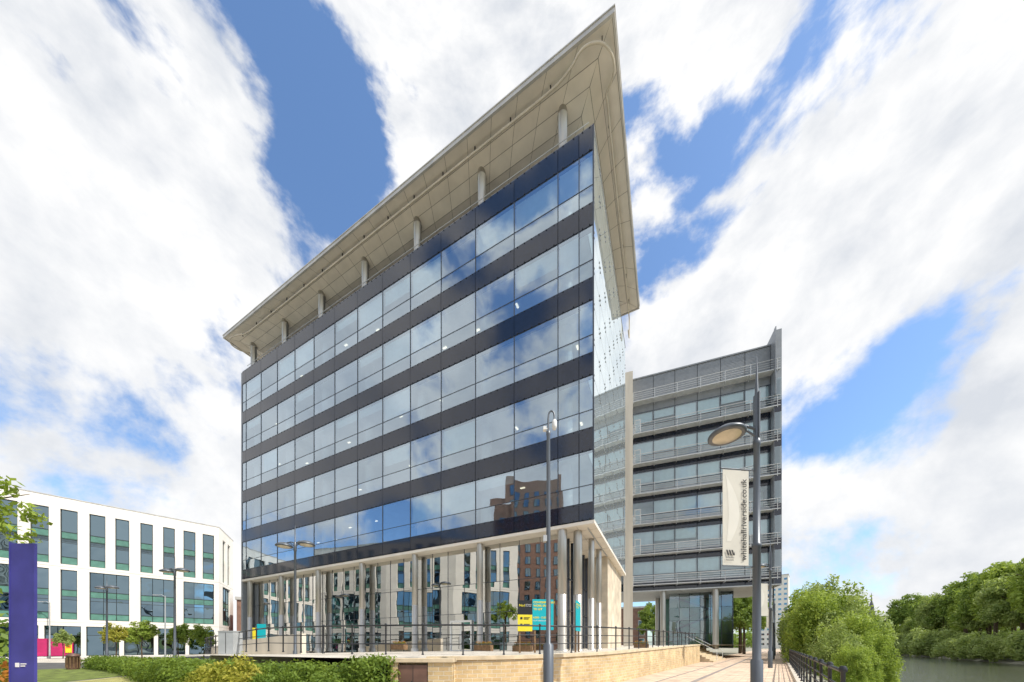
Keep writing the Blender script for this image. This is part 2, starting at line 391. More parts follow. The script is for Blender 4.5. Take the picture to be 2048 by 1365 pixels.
# roof canopy
ZR=31.74
x0,x1,y0,y1=-1.2,35.7,-13.9,1.03
ins=[0,.12,.95,1.5,2.1,3.0]; zz=[ZR,ZR+.02,ZR+.08,ZR-.10,ZR-.36,ZR-.46]
mb=MB()
def loop(i): d=ins[i]; return x0+d,x1-d,y0+d,y1-d,zz[i]
e=.011
for i in range(1,len(ins)-1):
    a=loop(i);b=loop(i+1)
    nx=22; ny=9
    for k in range(nx):
        f0=k/nx;f1=(k+1)/nx
        for (ya,yb) in ((a[3],b[3]),(a[2],b[2])):
            pa0=a[0]+(a[1]-a[0])*f0+e;pa1=a[0]+(a[1]-a[0])*f1-e;pb0=b[0]+(b[1]-b[0])*f0+e;pb1=b[0]+(b[1]-b[0])*f1-e
            mb.quad((pa0,ya+(-e if ya>yb else e),a[4]),(pa1,ya+(-e if ya>yb else e),a[4]),(pb1,yb+(e if ya>yb else -e),b[4]),(pb0,yb+(e if ya>yb else -e),b[4]),0)
    for k in range(ny):
        f0=k/ny;f1=(k+1)/ny
        for (xa,xb) in ((a[0],b[0]),(a[1],b[1])):
            s_=e if xa<xb else -e
            pa0=a[2]+(a[3]-a[2])*f0+e;pa1=a[2]+(a[3]-a[2])*f1-e;pb0=b[2]+(b[3]-b[2])*f0+e;pb1=b[2]+(b[3]-b[2])*f1-e
            mb.quad((xa+s_,pa0,a[4]),(xa+s_,pa1,a[4]),(xb-s_,pb1,b[4]),(xb-s_,pb0,b[4]),0)
    u=.02
    for (P,Q,R,S) in (((a[0],a[3]),(a[1],a[3]),(b[1],b[3]),(b[0],b[3])),((a[0],a[2]),(a[1],a[2]),(b[1],b[2]),(b[0],b[2])),((a[0],a[2]),(a[0],a[3]),(b[0],b[3]),(b[0],b[2])),((a[1],a[2]),(a[1],a[3]),(b[1],b[3]),(b[1],b[2]))):
        mb.quad((*P,a[4]+u),(*Q,a[4]+u),(*R,b[4]+u),(*S,b[4]+u),1)
b=loop(len(ins)-1)
for k in range(22):
    for j in range(4):
        xa=b[0]+(b[1]-b[0])*k/22+.012; xb=b[0]+(b[1]-b[0])*(k+1)/22-.012; ya=b[2]+(b[3]-b[2])*j/4+.012; yb=b[2]+(b[3]-b[2])*(j+1)/4-.012
        mb.quad((xa,ya,b[4]),(xb,ya,b[4]),(xb,yb,b[4]),(xa,yb,b[4]),0)
mb.quad((b[0],b[2],b[4]+.02),(b[1],b[2],b[4]+.02),(b[1],b[3],b[4]+.02),(b[0],b[3],b[4]+.02),1)
build(mb,'roof_soffit',[BEIGE,JOINT],main)
mb=MB()
t=.11
mb.box(x0,x1,y1-t,y1,ZR-.02,ZR+.22,0);mb.box(x0,x1,y0,y0+t,ZR-.02,ZR+.22,0);mb.box(x0,x0+t,y0+t,y1-t,ZR-.02,ZR+.22,0);mb.box(x1-t,x1,y0+t,y1-t,ZR-.02,ZR+.22,0)
mb.box(x0-.03,x1+.03,y0-.03,y1+.03,ZR+.22,ZR+.28,0)
build(mb,'roof_fascia',[FASC],main)
mb=MB(); mb.lathe([(.26,ZT+.06),(.26,ZR-.45),(.29,ZR-.44),(.29,ZR-.40),(.26,ZR-.39),(.26,ZR+.04)],n=28); rc=mb.mesh('roof_column',[STEEL])
for k in range(7): obj('roof_column',rc,main,(1.85+5.3*k,-.62,0))
for k in range(2): obj('roof_column',rc,main,(.85,-5.6-5.3*k,0))
mb=MB(); mb.box(4,LT-2,-11,-3.6,ZT+.06,ZR-.5,0); 
for k in range(22): mb.box(4+k*1.32,4.04+k*1.32,-3.6,-3.52,ZT+.06,ZR-.5,1)
build(mb,'penthouse',[GRAN,MULL],main)
mb=MB()
for z in (.35,.7): mb.tube([(.3,-.25,ZT+z),(LT-.3,-.25,ZT+z)],.02,6,0)
build(mb,'roof_rail',[STEELD],main)
zr=ZR-.32
R=[(-.33,-13.6),(-.35,-13),(-.37,-12.1),(-.40,-8),(-.445,-3.95),(-.47,-2),(-.49,-1.3),(-.48,-.95),(-.76,-.72),(-.98,-.37),(-.92,.13),(-.55,.62),(.0,.86),(.5,.87),(1.07,.62),(2.08,.45),(4.6,.42),(16,.42),(29,.42),(32.5,.45),(33.6,.7),(34.4,.86),(35.0,.8),(35.4,.4),(35.35,-.2),(34.9,-.8),(34.8,-2)]
pts=smooth([(x,y,zr) for x,y in R],5)
mb=MB(); mb.tube(pts,.055,8,0)
for k in range(14): mb.box(2.2+2.4*k-.03,2.2+2.4*k+.03,.39,.45,zr+.03,ZR+.0,1)
for k in range(6): mb.box(-.45,-.39,-2.2-2.1*k-.025,-2.2-2.1*k+.025,zr+.03,ZR+.03,1)
mb.box(-.57,-.53,.60,.64,zr+.03,ZR+.03,1)
mb.tube(smooth([(-.33,-13.6,zr),(-.33,-14.0,zr-.3),(-.33,-14.0,zr-1.6),(-.33,-13.8,zr-2.0),(-.33,-13.3,zr-2.0),(-.33,-13.1,zr-1.9)],5),.045,8,0)
build(mb,'maintenance_rail',[PIERS,DARKM],main)

# ================================================================ WING
A_W=math.atan2(-.325,.946)
wing=empty('office_wing',(15.9,42.15,0),A_W,label='glass office block with black bands, steel balconies and grey louvred top',category='building')
WB=8.65; WL=15.8
wm=MB(); w=2.5
wm.quad((.03,0,.03),(w-.03,0,.03),(w-.03,0,.75),(.03,0,.75),0);wm.quad((.03,0,.8),(w-.03,0,.8),(w-.03,0,2.5),(.03,0,2.5),0)
wm.box(0,.03,-.06,.06,0,2.53,1);wm.box(w-.03,w,-.06,.06,0,2.53,1);wm.box(.03,w-.03,-.04,.06,.75,.8,1);wm.box(.03,w-.03,-.04,.06,2.5,2.53,1);wm.box(.03,w-.03,-.04,.06,0,.03,1)
wmm=wm.mesh('window',[GLASSW,MULL])
wb=MB(); wb.box(.1,w-.1,.2,.21,0,1.6,0); wbm=wb.mesh('blind',[BLIND])
bal=MB(); 
bal.box(-.0,15.6,-1.0,-.1,-.09,0,0)
for h in (.3,.55,.8,1.1): bal.tube([(0,-.98,h),(15.6,-.98,h)],.018 if h<1 else .032,6,1)
for k in range(7):
    bal.box(2.55*k,2.55*k+.05,-1.0,-.96,-.25,1.1,1); bal.box(2.55*k,2.55*k+.05,-.96,-.1,-.25,-.09,1)
balm=bal.mesh('balcony',[STEELD,STEELD])
sp=MB()
for k in range(7): sp.box(-3.5+0.01 if k==0 else -0+2.5*(k-1)+.015, -.01 if k==0 else 2.5*k-.015,-.05,.1,0,1.10,0)
for k in range(7): sp.box(-3.5+0.01 if k==0 else -0+2.5*(k-1)+.015, -.01 if k==0 else 2.5*k-.015,-.04,.1,1.12,1.36,1)
sp.box(-3.5,15.0,.11,.4,.05,1.3,0)
spm=sp.mesh('spandrel_band',[GRAN,PALEG])
for r in range(6):
    z=WB+3.9*r
    obj('spandrel_band',spm,wing,(0,0,z)); obj('balcony',balm,wing,(0,0,z+.75))
    fl=MB(); fl.box(-3.5,15,.45,9,z,z+1.0,0); build(fl,'floor_slab',[CEIL],wing)
    for k in range(6):
        wi=obj('window',wmm,wing,(2.5*k,0,z+1.365))
        if random.random()<.85: 
            sc=random.choice([1,1,.6,.8]); obj('blind',wbm,wi,(0,0,2.5-1.6*sc),0,(1,1,sc))
mb=MB(); mb.box(.15,.95,-.12,-.06,0,2.2,0); mb.box(.27,.83,-.13,-.115,.2,2.05,1); dm=mb.mesh('door',[WHITEP,GLASSW])
for r in range(1,6): obj('door',dm,wing,(.05,0,WB+3.9*r+.8))
obj('balcony',balm,wing,(0,0,WB+23.4+1.0))
mb=MB(); mb.box(-3.5,15.0,2.0,2.2,WB,32,0); build(mb,'interior_wall',[CEIL],wing)
mb=MB()
for k in range(7): 
    a=-3.5 if k==0 else 2.5*(k-1); b=0 if k==0 else 2.5*k
    mb.box(a+.03,b-.03,.0,.1,32.06,36.5,0)
    for j in range(26): mb.box(a+.03,b-.03,-.02,0,32.2+j*.165,32.2+j*.165+.08,0)
mb.box(-3.6,15.02,-.12,9,36.5,36.65,0); mb.box(-3.5,15,.12,9,32.06,36.5,1)
build(mb,'louvre_screen',[LOUV,DARKM],wing)
mb=MB(); mb.box(-1.15,-.02,-1.15,.0,.8,36.9,0); build(mb,'stone_pier',[PIERS],wing)
mb=MB(); mb.box(15.02,15.75,-.9,9,WB,37.5,0); mb.box(15.02,15.1,-1.3,-.9,30,37.6,0);build(mb,'end_fin',[LOUV],wing)
mb=MB(); mb.quad((15.1,-.92,1.4),(15.7,-.92,1.4),(15.7,-.92,3.85),(15.1,-.92,3.85),0); eg=mb.mesh('end_window',[GLASSW])
for r in range(6): obj('end_window',eg,wing,(0,0,WB+3.9*r))
mb=MB(); mb.box(15.06,15.72,-.935,-.915,0,1.3,0); eg=mb.mesh('end_panel',[GRAN])
for r in range(6): obj('end_panel',eg,wing,(0,0,WB+3.9*r))
mb=MB(); mb.box(-3.5,15.75,-1.0,9,WB-.16,WB-.02,0); build(mb,'base_soffit',[PALEG],wing)
mb=MB(); mb.cyl(0,0,1.2,WB-.18,.33,n=24); wc=mb.mesh('column',[STEEL])
for x,y in ((3.6,-.3),(9.4,-.3),(9.4,6),(3.6,6)): obj('column',wc,wing,(x,y,0))
mb=MB()
for k in range(6):
    x=4.6+1.2*k
    for j in range(4):
        mb.quad((x+.02,2,1.5+1.7*j),(x+1.18,2,1.5+1.7*j),(x+1.18,2,3.16+1.7*j),(x+.02,2,3.16+1.7*j),0)
    mb.box(x-.02,x+.02,1.95,2.05,1.3,WB-.18,1)
mb.box(4.6,11.8,1.96,2.04,3.16,3.2,1);mb.box(4.6,11.8,1.96,2.04,4.86,4.9,1);mb.box(4.6,11.8,7,7.1,1.3,WB-.18,2);mb.box(11.8,11.9,2,7,1.3,WB-.18,1)
for j in range(3):
    z=1.6+2.2*j; s=1 if j%2 else -1
    mb.tube([(8.2-s*2.6,4,z),(8.2+s*2.6,4,z+2.2)],.14,6,1); mb.tube([(8.2-s*2.6,3,z+1),(8.2+s*2.6,3,z+3.2)],.04,6,1)
build(mb,'stair_lobby',[GLASSW,MULL,GREENSP],wing)

# ================================================================ cream office buildings
def framed(a,b):
    a=Vector((a[0],a[1],0)); b=Vector((b[0],b[1],0)); d=b-a; L=d.length; ang=math.atan2(d.y,d.x)
    return Matrix.Translation(a)@Matrix.Rotation(ang,4,'Z'),L,ang
owin={}
def owindow(w,h,style):
    key=(round(w,2),round(h,2),style)
    if key in owin: return owin[key]
    w,h,_=key
    mb=MB(); n=max(1,int(round(w/1.35)))
    mb.box(0,.06,-.05,.05,0,h,1);mb.box(w-.06,w,-.05,.05,0,h,1);mb.box(.06,w-.06,-.05,.05,0,.06,1);mb.box(.06,w-.06,-.05,.05,h-.06,h,1)
    zs=[.06,h*.14,h*.40,h*.47,h*.60,h-.06] if style!='g' else [.06,h*.7,h-.06]
    for j in range(len(zs)-1):
        sp_=(j in(0,3)) and style!='g'
        for k in range(n):
            xa=.06+(w-.12)*k/n; xb=.06+(w-.12)*(k+1)/n
            mb.quad((xa+.02,0,zs[j]+.02),(xb-.02,0,zs[j]+.02),(xb-.02,0,zs[j+1]-.02),(xa+.02,0,zs[j+1]-.02),2 if sp_ else 0)
            if k: mb.box(xa-.025,xa+.025,-.04,.04,.06,h-.06,1)
        if j: mb.box(.06,w-.06,-.045,.04,zs[j]-.03,zs[j]+.03,1)
    if style=='u':
        for q in range(4): mb.box(.06,w-.06,-.1,-.06,h*.42+q*.14,h*.42+q*.14+.04,1)
    owin[key]=mb.mesh('window',[GLASSO,OFRAME,GREENSP]); return owin[key]
def cream_building(pts,bays,label,H=20.2,depth=14):
    base=empty('office_block',(pts[0][0],pts[0][1],0),0,label=label,category='building')
    inv=Matrix.Translation((-pts[0][0],-pts[0][1],0))
    mb=MB()
    for si in range(len(pts)-1):
        M,L,ang=framed(pts[si],pts[si+1]); mb.M=inv@M
        up,lo,gr=bays[si](L)
        rows=[(0.25,4.15,gr,'g'),(5.0,11.4,lo,'l'),(12.1,19.15,up,'u')]
        zprev=0
        for zb,zt,ws_,st in rows:
            mb.box(0,L,0,.5,zprev,zb,0)
            xp=0
            for (a,b) in ws_:
                mb.box(xp,a,0,.5,zb,zt,0); xp=b
                o=obj('window',owindow(b-a,zt-zb,st),base); o.matrix_basis=inv@M@Matrix.Translation((a,.28,zb))
            mb.box(xp,L,0,.5,zb,zt,0); zprev=zt
        mb.box(0,L,0,.5,zprev,H,0)
        mb.box(-.02,L+.02,-.04,.6,H,H+.12,1)
        for z in (4.6,11.75): mb.box(0,L,-.004,-.002,z,z+.03,3)
        mb.box(.2,L-.2,3.2,3.3,0,H,2)
        for z in (4.5,8.2,11.6,15.6): mb.box(.2,L-.2,.52,3.2,z,z+.35,2)
        mb.box(0,L,.6,depth,H-.3,H-.1,2)
    mb.M=None
    build(mb,'wall',[CREAM,FASC,INTW,JOINT],base)
    return base
def bays_main(L):
    up=[(30+a,30+b) for a,b in ((2.02,3.35),(4.19,5.54),(6.46,7.8),(8.64,9.89),(10.9,12.1),(13.1,14.3),(15.2,16.5),(17.3,18.6))]
    up=[(30-2.2*k-.2,30-2.2*k+1.15) for k in range(13,-1,-1)]+up
    lo=[(30+a,30+b) for a,b in ((6.46,9.89),(10.9,14.3),(15.2,18.6))]
    lo=[(30-2.2*2*k-2.4,30-2.2*2*k+1.15) for k in range(6,0,-1)]+[(30.2-.4,31.15),(32.0,33.35),(34.2,35.5)]+lo
    gr=[(1+3.2*k,3.8+3.2*k) for k in range(15)]
    return up,lo,gr
def bays_gen(sp=2.2,w=1.3):
    def f(L):
        n=int((L-.8)/sp); o=(L-n*sp)/2
        up=[(o+k*sp+(sp-w)/2,o+k*sp+(sp+w)/2) for k in range(n)]
        lo=[]
        k=0
        while k<n:
            if k+1<n: lo.append((o+k*sp+(sp-w)/2,o+(k+1)*sp+(sp+w)/2)); k+=2
            else: lo.append((o+k*sp+(sp-w)/2,o+k*sp+(sp+w)/2)); k+=1
        return up,lo,lo
    return f
d=Vector((.713,.701)); Apt=Vector((-60.8,38.0))
p0=Apt-d*30; p1=Apt+d*19.2
cream_building([(p0.x,p0.y),(p1.x,p1.y),(-50.7,58.2),(-60,66)],[bays_main,bays_gen(2.6,1.4),bays_gen()],'white stone office block with tall dark vertical windows',H=20.6)
cream_building([(-31,-6),(-36,4.5),(-45,13.5),(-58,22.5)],[bays_gen(2.4,1.3),bays_gen(2.4,1.3),bays_gen(2.4,1.3)],'white office block with tall windows across the street')
M,L,ang=framed(tuple(p0),tuple(p1))
mb=MB(); mb.M=M; mb.box(32.5,35.2,-.06,-.01,.3,2.5,0)
build(mb,'shop_hoarding',[MAG],None,label='magenta hoarding along the shopfront of a white building',category='hoarding')
mb=MB(); mb.M=M; mb.box(34.6,35.1,-.14,-.08,.7,2.3,0); mb.box(34.68,35.02,-.16,-.142,1.3,1.9,1); build(mb,'shop_sign',[YELL,ORANGE],None,label='small yellow and orange shop sign on magenta hoarding',category='sign')
M,L,ang=framed((-39.5,-28.5),(-51.2,-15.2))
tower=empty('brick_tower',(-39.5,-28.5,0),ang,label='tall brown brick residential block with rows of windows',category='building')
mb=MB(); mb.box(0,L-4,0,16,0,43,0); mb.box(L-4,L,.3,16,0,38,0); build(mb,'wall',[BROWN,FASC],tower)
mb=MB(); mb.box(0,1.3,-.06,.02,0,2.1,0); mb.quad((.08,-.07,.08),(.62,-.07,.08),(.62,-.07,2.02),(.08,-.07,2.02),1);mb.quad((.68,-.07,.08),(1.22,-.07,.08),(1.22,-.07,2.02),(.68,-.07,2.02),1)
tw=mb.mesh('window',[OFRAME,GLASSO])
for r in range(12):
    for k in range(5): obj('window',tw,tower,(1.0+k*2.6,0,3.2+3.2*r))
    if r<10: obj('window',tw,tower,(L-2.6,.3,3.2+3.2*r))

# ================================================================ GROUND / RIVER
pd=Vector((.64,.768)); pe=Vector((.768,-.64)); PR=Vector((12.6,14.0))
prof=[(-3000,0),(-200,0),(-60,0),(0,0),(.6,-.1),(3.0,-1.1),(6.5,-2.4),(9,-3.2),(33,-3.2),(36,-1.7),(42,-.2),(50,.6),(200,1.2),(3000,1.2)]
ks=[-3000,-300,-60,-20,0,20,40,60,100,150,200,300,600,3000]
mb=MB(); P=[];F=[]
for k in ks:
    for (q,z) in prof:
        c=PR+pd*k+pe*q; P.append((c.x,c.y,z))
n=len(prof)
for i in range(len(ks)-1):
    for j in range(n-1): F.append((i*n+j,i*n+j+1,(i+1)*n+j+1,(i+1)*n+j))
mb.add(P,F); build(mb,'ground',[GROUND],kind='structure')
mb=MB(); a=PR+pd*-300+pe*5; b=PR+pd*-300+pe*40; c=PR+pd*900+pe*40; d_=PR+pd*900+pe*5
mb.quad((a.x,a.y,-2),(b.x,b.y,-2),(c.x,c.y,-2),(d_.x,d_.y,-2)); build(mb,'river',[RIVERM],kind='structure')
def sheet(name,pts,z,mat):
    mb=MB(); mb.add([(p[0],p[1],z) for p in pts],[tuple(range(len(pts)))])
    me=mb.mesh(name,[mat]); bm=bmesh.new(); bm.from_mesh(me); bmesh.ops.triangulate(bm,faces=bm.faces); bmesh.ops.recalc_face_normals(bm,faces=bm.faces)
    for f in bm.faces:
        if f.normal.z<0: f.normal_flip()
    bm.to_mesh(me); bm.free()
    return obj(name,me,kind='structure')
def strip(name,off0,off1,k0,k1,z,mat,kerb=0):
    ang=math.atan2(pd.y,pd.x)
    mb=MB()
    if kerb: mb.box(k0,k1,-off1,-off0,z-.02,z+kerb,0)
    else: mb.quad((k0,-off1,z),(k1,-off1,z),(k1,-off0,z),(k0,-off0,z))
    return build(mb,name,[mat],None,(PR.x,PR.y,0),ang,kind='structure')
strip('path',-7.2,0,-40,160,.012,PATHM)
strip('path_strip',-3.7,-3.5,-40,160,.018,SLATE)
strip('path_strip',-4.9,-4.8,-40,160,.018,SLATE)
strip('kerb',-.15,.15,-40,160,.0,KERB,.12)
sheet('road',[(-95,-60),(-8,-60),(-4,-10),(-12,6),(-24,18),(-34,30),(-40,46),(-50,62),(-95,40)],.006,ASPH)
sheet('pavement',[(-4.5,-20),(6,-6),(6,7),(-1,8.6),(-7,6.5),(-10,0)],.011,PAVE)
sheet('pavement',[(-39,30),(-45,38),(-48,49),(-62,35),(-72,24),(-66,22),(-58,30)],.011,PAVE)
sheet('lawn',[(-4,6.2),(-3.6,9.2),(-9,10.9),(-14.5,14.4),(-21,20),(-19,13),(-26,10),(-16,6.5),(-9,5)],.016,DRYG)
sheet('lawn',[(-21.5,20.5),(-19.5,13.4),(-27,11),(-33,17),(-30,26)],.016,GRASS)
def pz(x,y): return 1.2+.5*min(1,max(0,(y-9)/23))
front=[(18.2,31),(11.4,22.5),(4.7,14),(2.9,12.1),(1.2,10.7),(-.2,9.95),(-1.5,9.6),(-3.4,9.4),(-9,11),(-14.5,14.5),(-22,21),(-30,30),(-33,38)]
pl=front+[(-36,62),(10,75),(40,60),(36,47),(24,36),(20,33.5)]
zf=[pz(*q) for q in pl]
for i,q in enumerate(pl):
    if q[0]<-12 : zf[i]=max(.15,pz(*q)-( -q[0]-12)*.05)
mb=MB()
tri=tessellate_polygon([[Vector((p[0],p[1],0)) for p in pl]])
mb.add([(p[0],p[1],z) for p,z in zip(pl,zf)],[tuple(t) for t in tri]); 
me=mb.mesh('plaza',[PAVE]); 
bm=bmesh.new(); bm.from_mesh(me); bmesh.ops.recalc_face_normals(bm,faces=bm.faces)
for f in bm.faces:
    if f.normal.z<0: f.normal_flip()
bm.to_mesh(me); bm.free()
obj('plaza',me,kind='structure')
def polywall(pts,z0,z1,th,mb,mi=0,cope=None):
    u=0
    for i in range(len(pts)-1):
        a=Vector(pts[i]);b=Vector(pts[i+1]); dd=(b-a).normalized(); nrm=Vector((-dd.y,dd.x))
        L=(b-a).length
        def off(i_,s):
            p=Vector(pts[i_])
            n1=nrm
            if 0<i_<len(pts)-1:
                da=(Vector(pts[i_])-Vector(pts[i_-1])).normalized(); db=(Vector(pts[i_+1])-Vector(pts[i_])).normalized()
                n1=(Vector((-da.y,da.x))+Vector((-db.y,db.x))).normalized()
            return p+n1*s
        za=z1[i]; zb=z1[i+1]
        for (s0,s1,m_,lo,hi) in ((0,th,mi,None,0.),) + (((-.05,th+.05,cope,0.,.11),) if cope is not None else ()):
            A0=off(i,s0);B0=off(i+1,s0);A1=off(i,s1);B1=off(i+1,s1)
            la=z0 if lo is None else za+lo; lb=z0 if lo is None else zb+lo
            ha=za+hi;hb=zb+hi
            P=[(A0.x,A0.y,la),(B0.x,B0.y,lb),(B1.x,B1.y,lb),(A1.x,A1.y,la),(A0.x,A0.y,ha),(B0.x,B0.y,hb),(B1.x,B1.y,hb),(A1.x,A1.y,ha)]
            uv=[(u,la),(u+L,lb),(u+L,hb),(u,ha)]
            mb.add(P,[(0,1,5,4),(1,2,6,5),(2,3,7,6),(3,0,4,7),(4,5,6,7)],m_,uvs=[uv,[(0,0),(.4,0),(.4,1),(0,1)],uv,[(0,0),(.4,0),(.4,1.2),(0,1.2)],[(u,0),(u+L,0),(u+L,.4),(u,.4)]])
        u+=L
wpts=[Vector(p) for p in front[:8]]
P3=smooth([(p.x,p.y,0) for p in wpts],4)
wl=[(p.x,p.y) for p in reversed(P3)]
wl=[q for q in wl if q[0]>-2.6]
mb=MB(); polywall(wl,-.1,[pz(*q)-.04 for q in wl],.35,mb,0,1)
build(mb,'retaining_wall',[WALLST,COPE],label='curved yellow sandstone retaining wall with flat coping',category='wall')
def uvbox(mb,x0,x1,y0,y1,z0,z1,mi):
    P=[(x0,y0,z0),(x1,y0,z0),(x1,y1,z0),(x0,y1,z0),(x0,y0,z1),(x1,y0,z1),(x1,y1,z1),(x0,y1,z1)]
    w_=x1-x0;dd=y1-y0
    mb.add(P,[(4,5,6,7),(0,1,5,4),(1,2,6,5),(2,3,7,6),(3,0,4,7)],mi,uvs=[[(0,0),(w_,0),(w_,dd),(0,dd)],[(0,z0),(w_,z0),(w_,z1),(0,z1)],[(0,z0),(dd,z0),(dd,z1),(0,z1)],[(0,z0),(w_,z0),(w_,z1),(0,z1)],[(0,z0),(dd,z0),(dd,z1),(0,z1)]])
pier=empty('wall_pier',(-3.45,9.1,0),0,label='sandstone pier holding a recessed brown metal cabinet',category='wall pier')
mb=MB(); uvbox(mb,0,.2,0,.5,0,1.13,0); uvbox(mb,1.06,1.75,0,.5,0,1.13,0); uvbox(mb,.2,1.06,.3,.5,0,1.13,0); mb.box(-.05,1.8,-.05,.45,1.13,1.235,1); build(mb,'masonry',[WALLST,COPE],pier)
mb=MB(); mb.box(.22,1.04,.02,.28,0.02,1.05,0); mb.box(.625,.635,.012,.02,.05,1.02,1); mb.box(.24,1.02,.012,.018,.55,.56,1); mb.box(.58,.61,.0,.02,.5,.6,1);build(mb,'cabinet',[CABB,INK],pier)
st=empty('staircase',(18.6,31.4,0),math.atan2(pd.y,pd.x),label='stone steps rising from the path to the terrace',category='steps')
mb=MB()
for i in range(9): mb.box(0,9,-1.0+.32*i,2.2,0 if i==0 else .17*i+.001,.17*(i+1),0)
build(mb,'flight',[COPE],st)
mb=MB()
for x in (2.2,6.4):
    mb.tube([(x,-1.0,.1),(x,-1.0,1.05),(x,1.7,2.6),(x,1.7,1.5)],.03,8,0)
build(mb,'handrail',[STEELD],st)
# ---------------------------------------------------------------- railings
pm=MB(); pm.lathe([(.045,0),(.045,.04),(.028,.06),(.028,1.08),(.05,1.1),(.05,1.14),(.03,1.18)],n=10); POSTM=pm.mesh('post',[DARKM])
def railing(pts,zf_,label,spacing=1.5,hs=(1.1,.74,.4)):
    P=smooth([(p[0],p[1],0) for p in pts],8); 
    top=empty('railing',(P[0].x,P[0].y,zf_(P[0].x,P[0].y)),0,label=label,category='railing'); z0=top.location.z
    inv=Vector((-P[0].x,-P[0].y,-z0))
    mb=MB()
    for h in hs: mb.tube([Vector((p.x,p.y,zf_(p.x,p.y)+h))+inv for p in P],.032 if h==hs[0] else .018,8,0)
    build(mb,'rail',[DARKM],top)
    acc=0; nxt=0
    for i in range(len(P)-1):
        L=(P[i+1]-P[i]).length
        while nxt<=acc+L:
            f=(nxt-acc)/L; q=P[i].lerp(P[i+1],f)
            obj('post',POSTM,top,(q.x+inv.x,q.y+inv.y,zf_(q.x,q.y)+inv.z),0,(1,1,hs[0]/1.1)); nxt+=spacing
        acc+=L
def pzl(x,y):
    z=pz(x,y)
    if x<-12: z=max(.15,z-(-x-12)*.05)
    return z
railing([(17.9,31.3),(11.2,23),(5.06,15.1),(.8,12.3),(-1.76,11.7),(-4.9,12.1),(-8.6,13.4),(-14.2,17.0),(-22,23),(-29,31)],pzl,'black metal railing curving along the raised plaza edge')
railing([tuple(PR+pd*k+pe*.02) for k in (-12,10,30,60,110)],lambda x,y:.12,'black metal railing along the riverside path',1.6,(1.1,.85,.6,.35))
railing([(-24,13.0),(-30,16),(-36,20)],lambda x,y:0.,'low black railing beside the road',2.0,(.7,.4))
mb=MB()
rp=[(-21.5,22.8),(-17,20.2),(-12.0,18.2)]
polywall(rp,.2,[1.5,1.95,2.3],.3,mb,0,None); build(mb,'ramp_wall',[PIERS],label='pale grey stone ramp wall on the plaza',category='wall')
mb=MB(); mb.box(-.4,.4,-.3,.3,0,1.25,0); mb.box(-.42,.42,-.32,.32,1.25,1.3,0); mb.box(-.01,.01,-.31,-.3,.1,1.2,1); build(mb,'utility_cabinet',[PALEG,INK],None,(-15.3,17.4,1.1),label='grey metal utility cabinet on the plaza',category='cabinet')
mb=MB(); mb.lathe([(.26,0),(.28,.1),(.28,.85),(.31,.87),(.31,.95),(.22,1.05),(.05,1.1)],n=16); 
for k in range(12):
    a=k*math.pi/6; mb.box(.285*math.cos(a)-.02,.285*math.cos(a)+.02,.285*math.sin(a)-.02,.285*math.sin(a)+.02,.12,.82,1)
build(mb,'litter_bin',[CABB,WOODP],None,(-29.5,21.5,0),label='brown slatted litter bin beside the lawn',category='bin')

# ================================================================ VEGETATION
def leafmesh(name,centers,csize,nleaf,lsize,mat,seed=0,up=.3):
    r=np.random.default_rng(seed)
    C=np.repeat(np.array(centers,float),nleaf,axis=0); n=len(C)
    off=r.normal(size=(n,3)); off/=np.linalg.norm(off,axis=1)[:,None]; off*= (r.random(n)**.45)[:,None]*np.array(csize)
    C=C+off
    nrm=off/np.array(csize)+r.normal(size=(n,3))*.6+np.array([0,0,up]); nrm/=np.linalg.norm(nrm,axis=1)[:,None]
    t=np.cross(nrm,r.normal(size=(n,3))); t/=np.linalg.norm(t,axis=1)[:,None]; b=np.cross(nrm,t)
    s=(lsize*(.6+.8*r.random(n)))[:,None]
    V=np.stack([C-t*s,C+b*s*.5-t*s*.1,C+t*s,C-b*s*.5-t*s*.1],axis=1).reshape(-1,3)
    me=bpy.data.meshes.new(name); me.vertices.add(4*n); me.vertices.foreach_set('co',V.ravel())
    me.loops.add(4*n); me.loops.foreach_set('vertex_index',np.arange(4*n,dtype=np.int32))
    me.polygons.add(n); me.polygons.foreach_set('loop_start',np.arange(0,4*n,4,dtype=np.int32)); me.polygons.foreach_set('loop_total',np.full(n,4,dtype=np.int32))
    me.materials.append(mat); me.update(); me.validate(); return me
def crowncenters(n,rx,ry,rz,cz,seed,flat=-.5):
    r=np.random.default_rng(seed); out=[]
    lob=r.normal(size=(6,3)); lob/=np.linalg.norm(lob,axis=1)[:,None]
    while len(out)<n:
        v=r.normal(size=3); v/=np.linalg.norm(v)
        if v[2]<flat: continue
        bump=.75+.3*max(0,np.max(lob@v)-.5)*2
        q=v*(r.random()**.35)*bump
        out.append((q[0]*rx,q[1]*ry,cz+q[2]*rz))
    return out
def treemeshes(h,rw,rz,seed,nc=70,nl=60,ls=.3,mat=LEAF,cs=.28,trunk_r=.2):
    mb=MB(); cz=h-rz
    r=random.Random(seed)
    mb.tube([(0,0,-.3),(.05,0,cz*.5),(-.05,.05,cz)],.1,8,0,rs=[trunk_r*1.2,trunk_r*.85,trunk_r*.6])
    for k in range(6):
        a=k*1.05+r.random(); q=.6+.3*r.random()
        mb.tube([(0,0,cz*.75+k*.1*cz*.3),(math.cos(a)*rw*.35,math.sin(a)*rw*.35,cz+.1*rz),(math.cos(a)*rw*q,math.sin(a)*rw*q,cz+rz*.45)],.05,6,0,rs=[trunk_r*.5,trunk_r*.3,trunk_r*.08])
    tm=mb.mesh('trunk',[BARK])
    cc=crowncenters(nc,rw,rw,rz,cz,seed)
    cm=leafmesh('crown',cc,(rw*cs,rw*cs,rz*cs*.8),nl,ls,mat,seed)
    return tm,cm
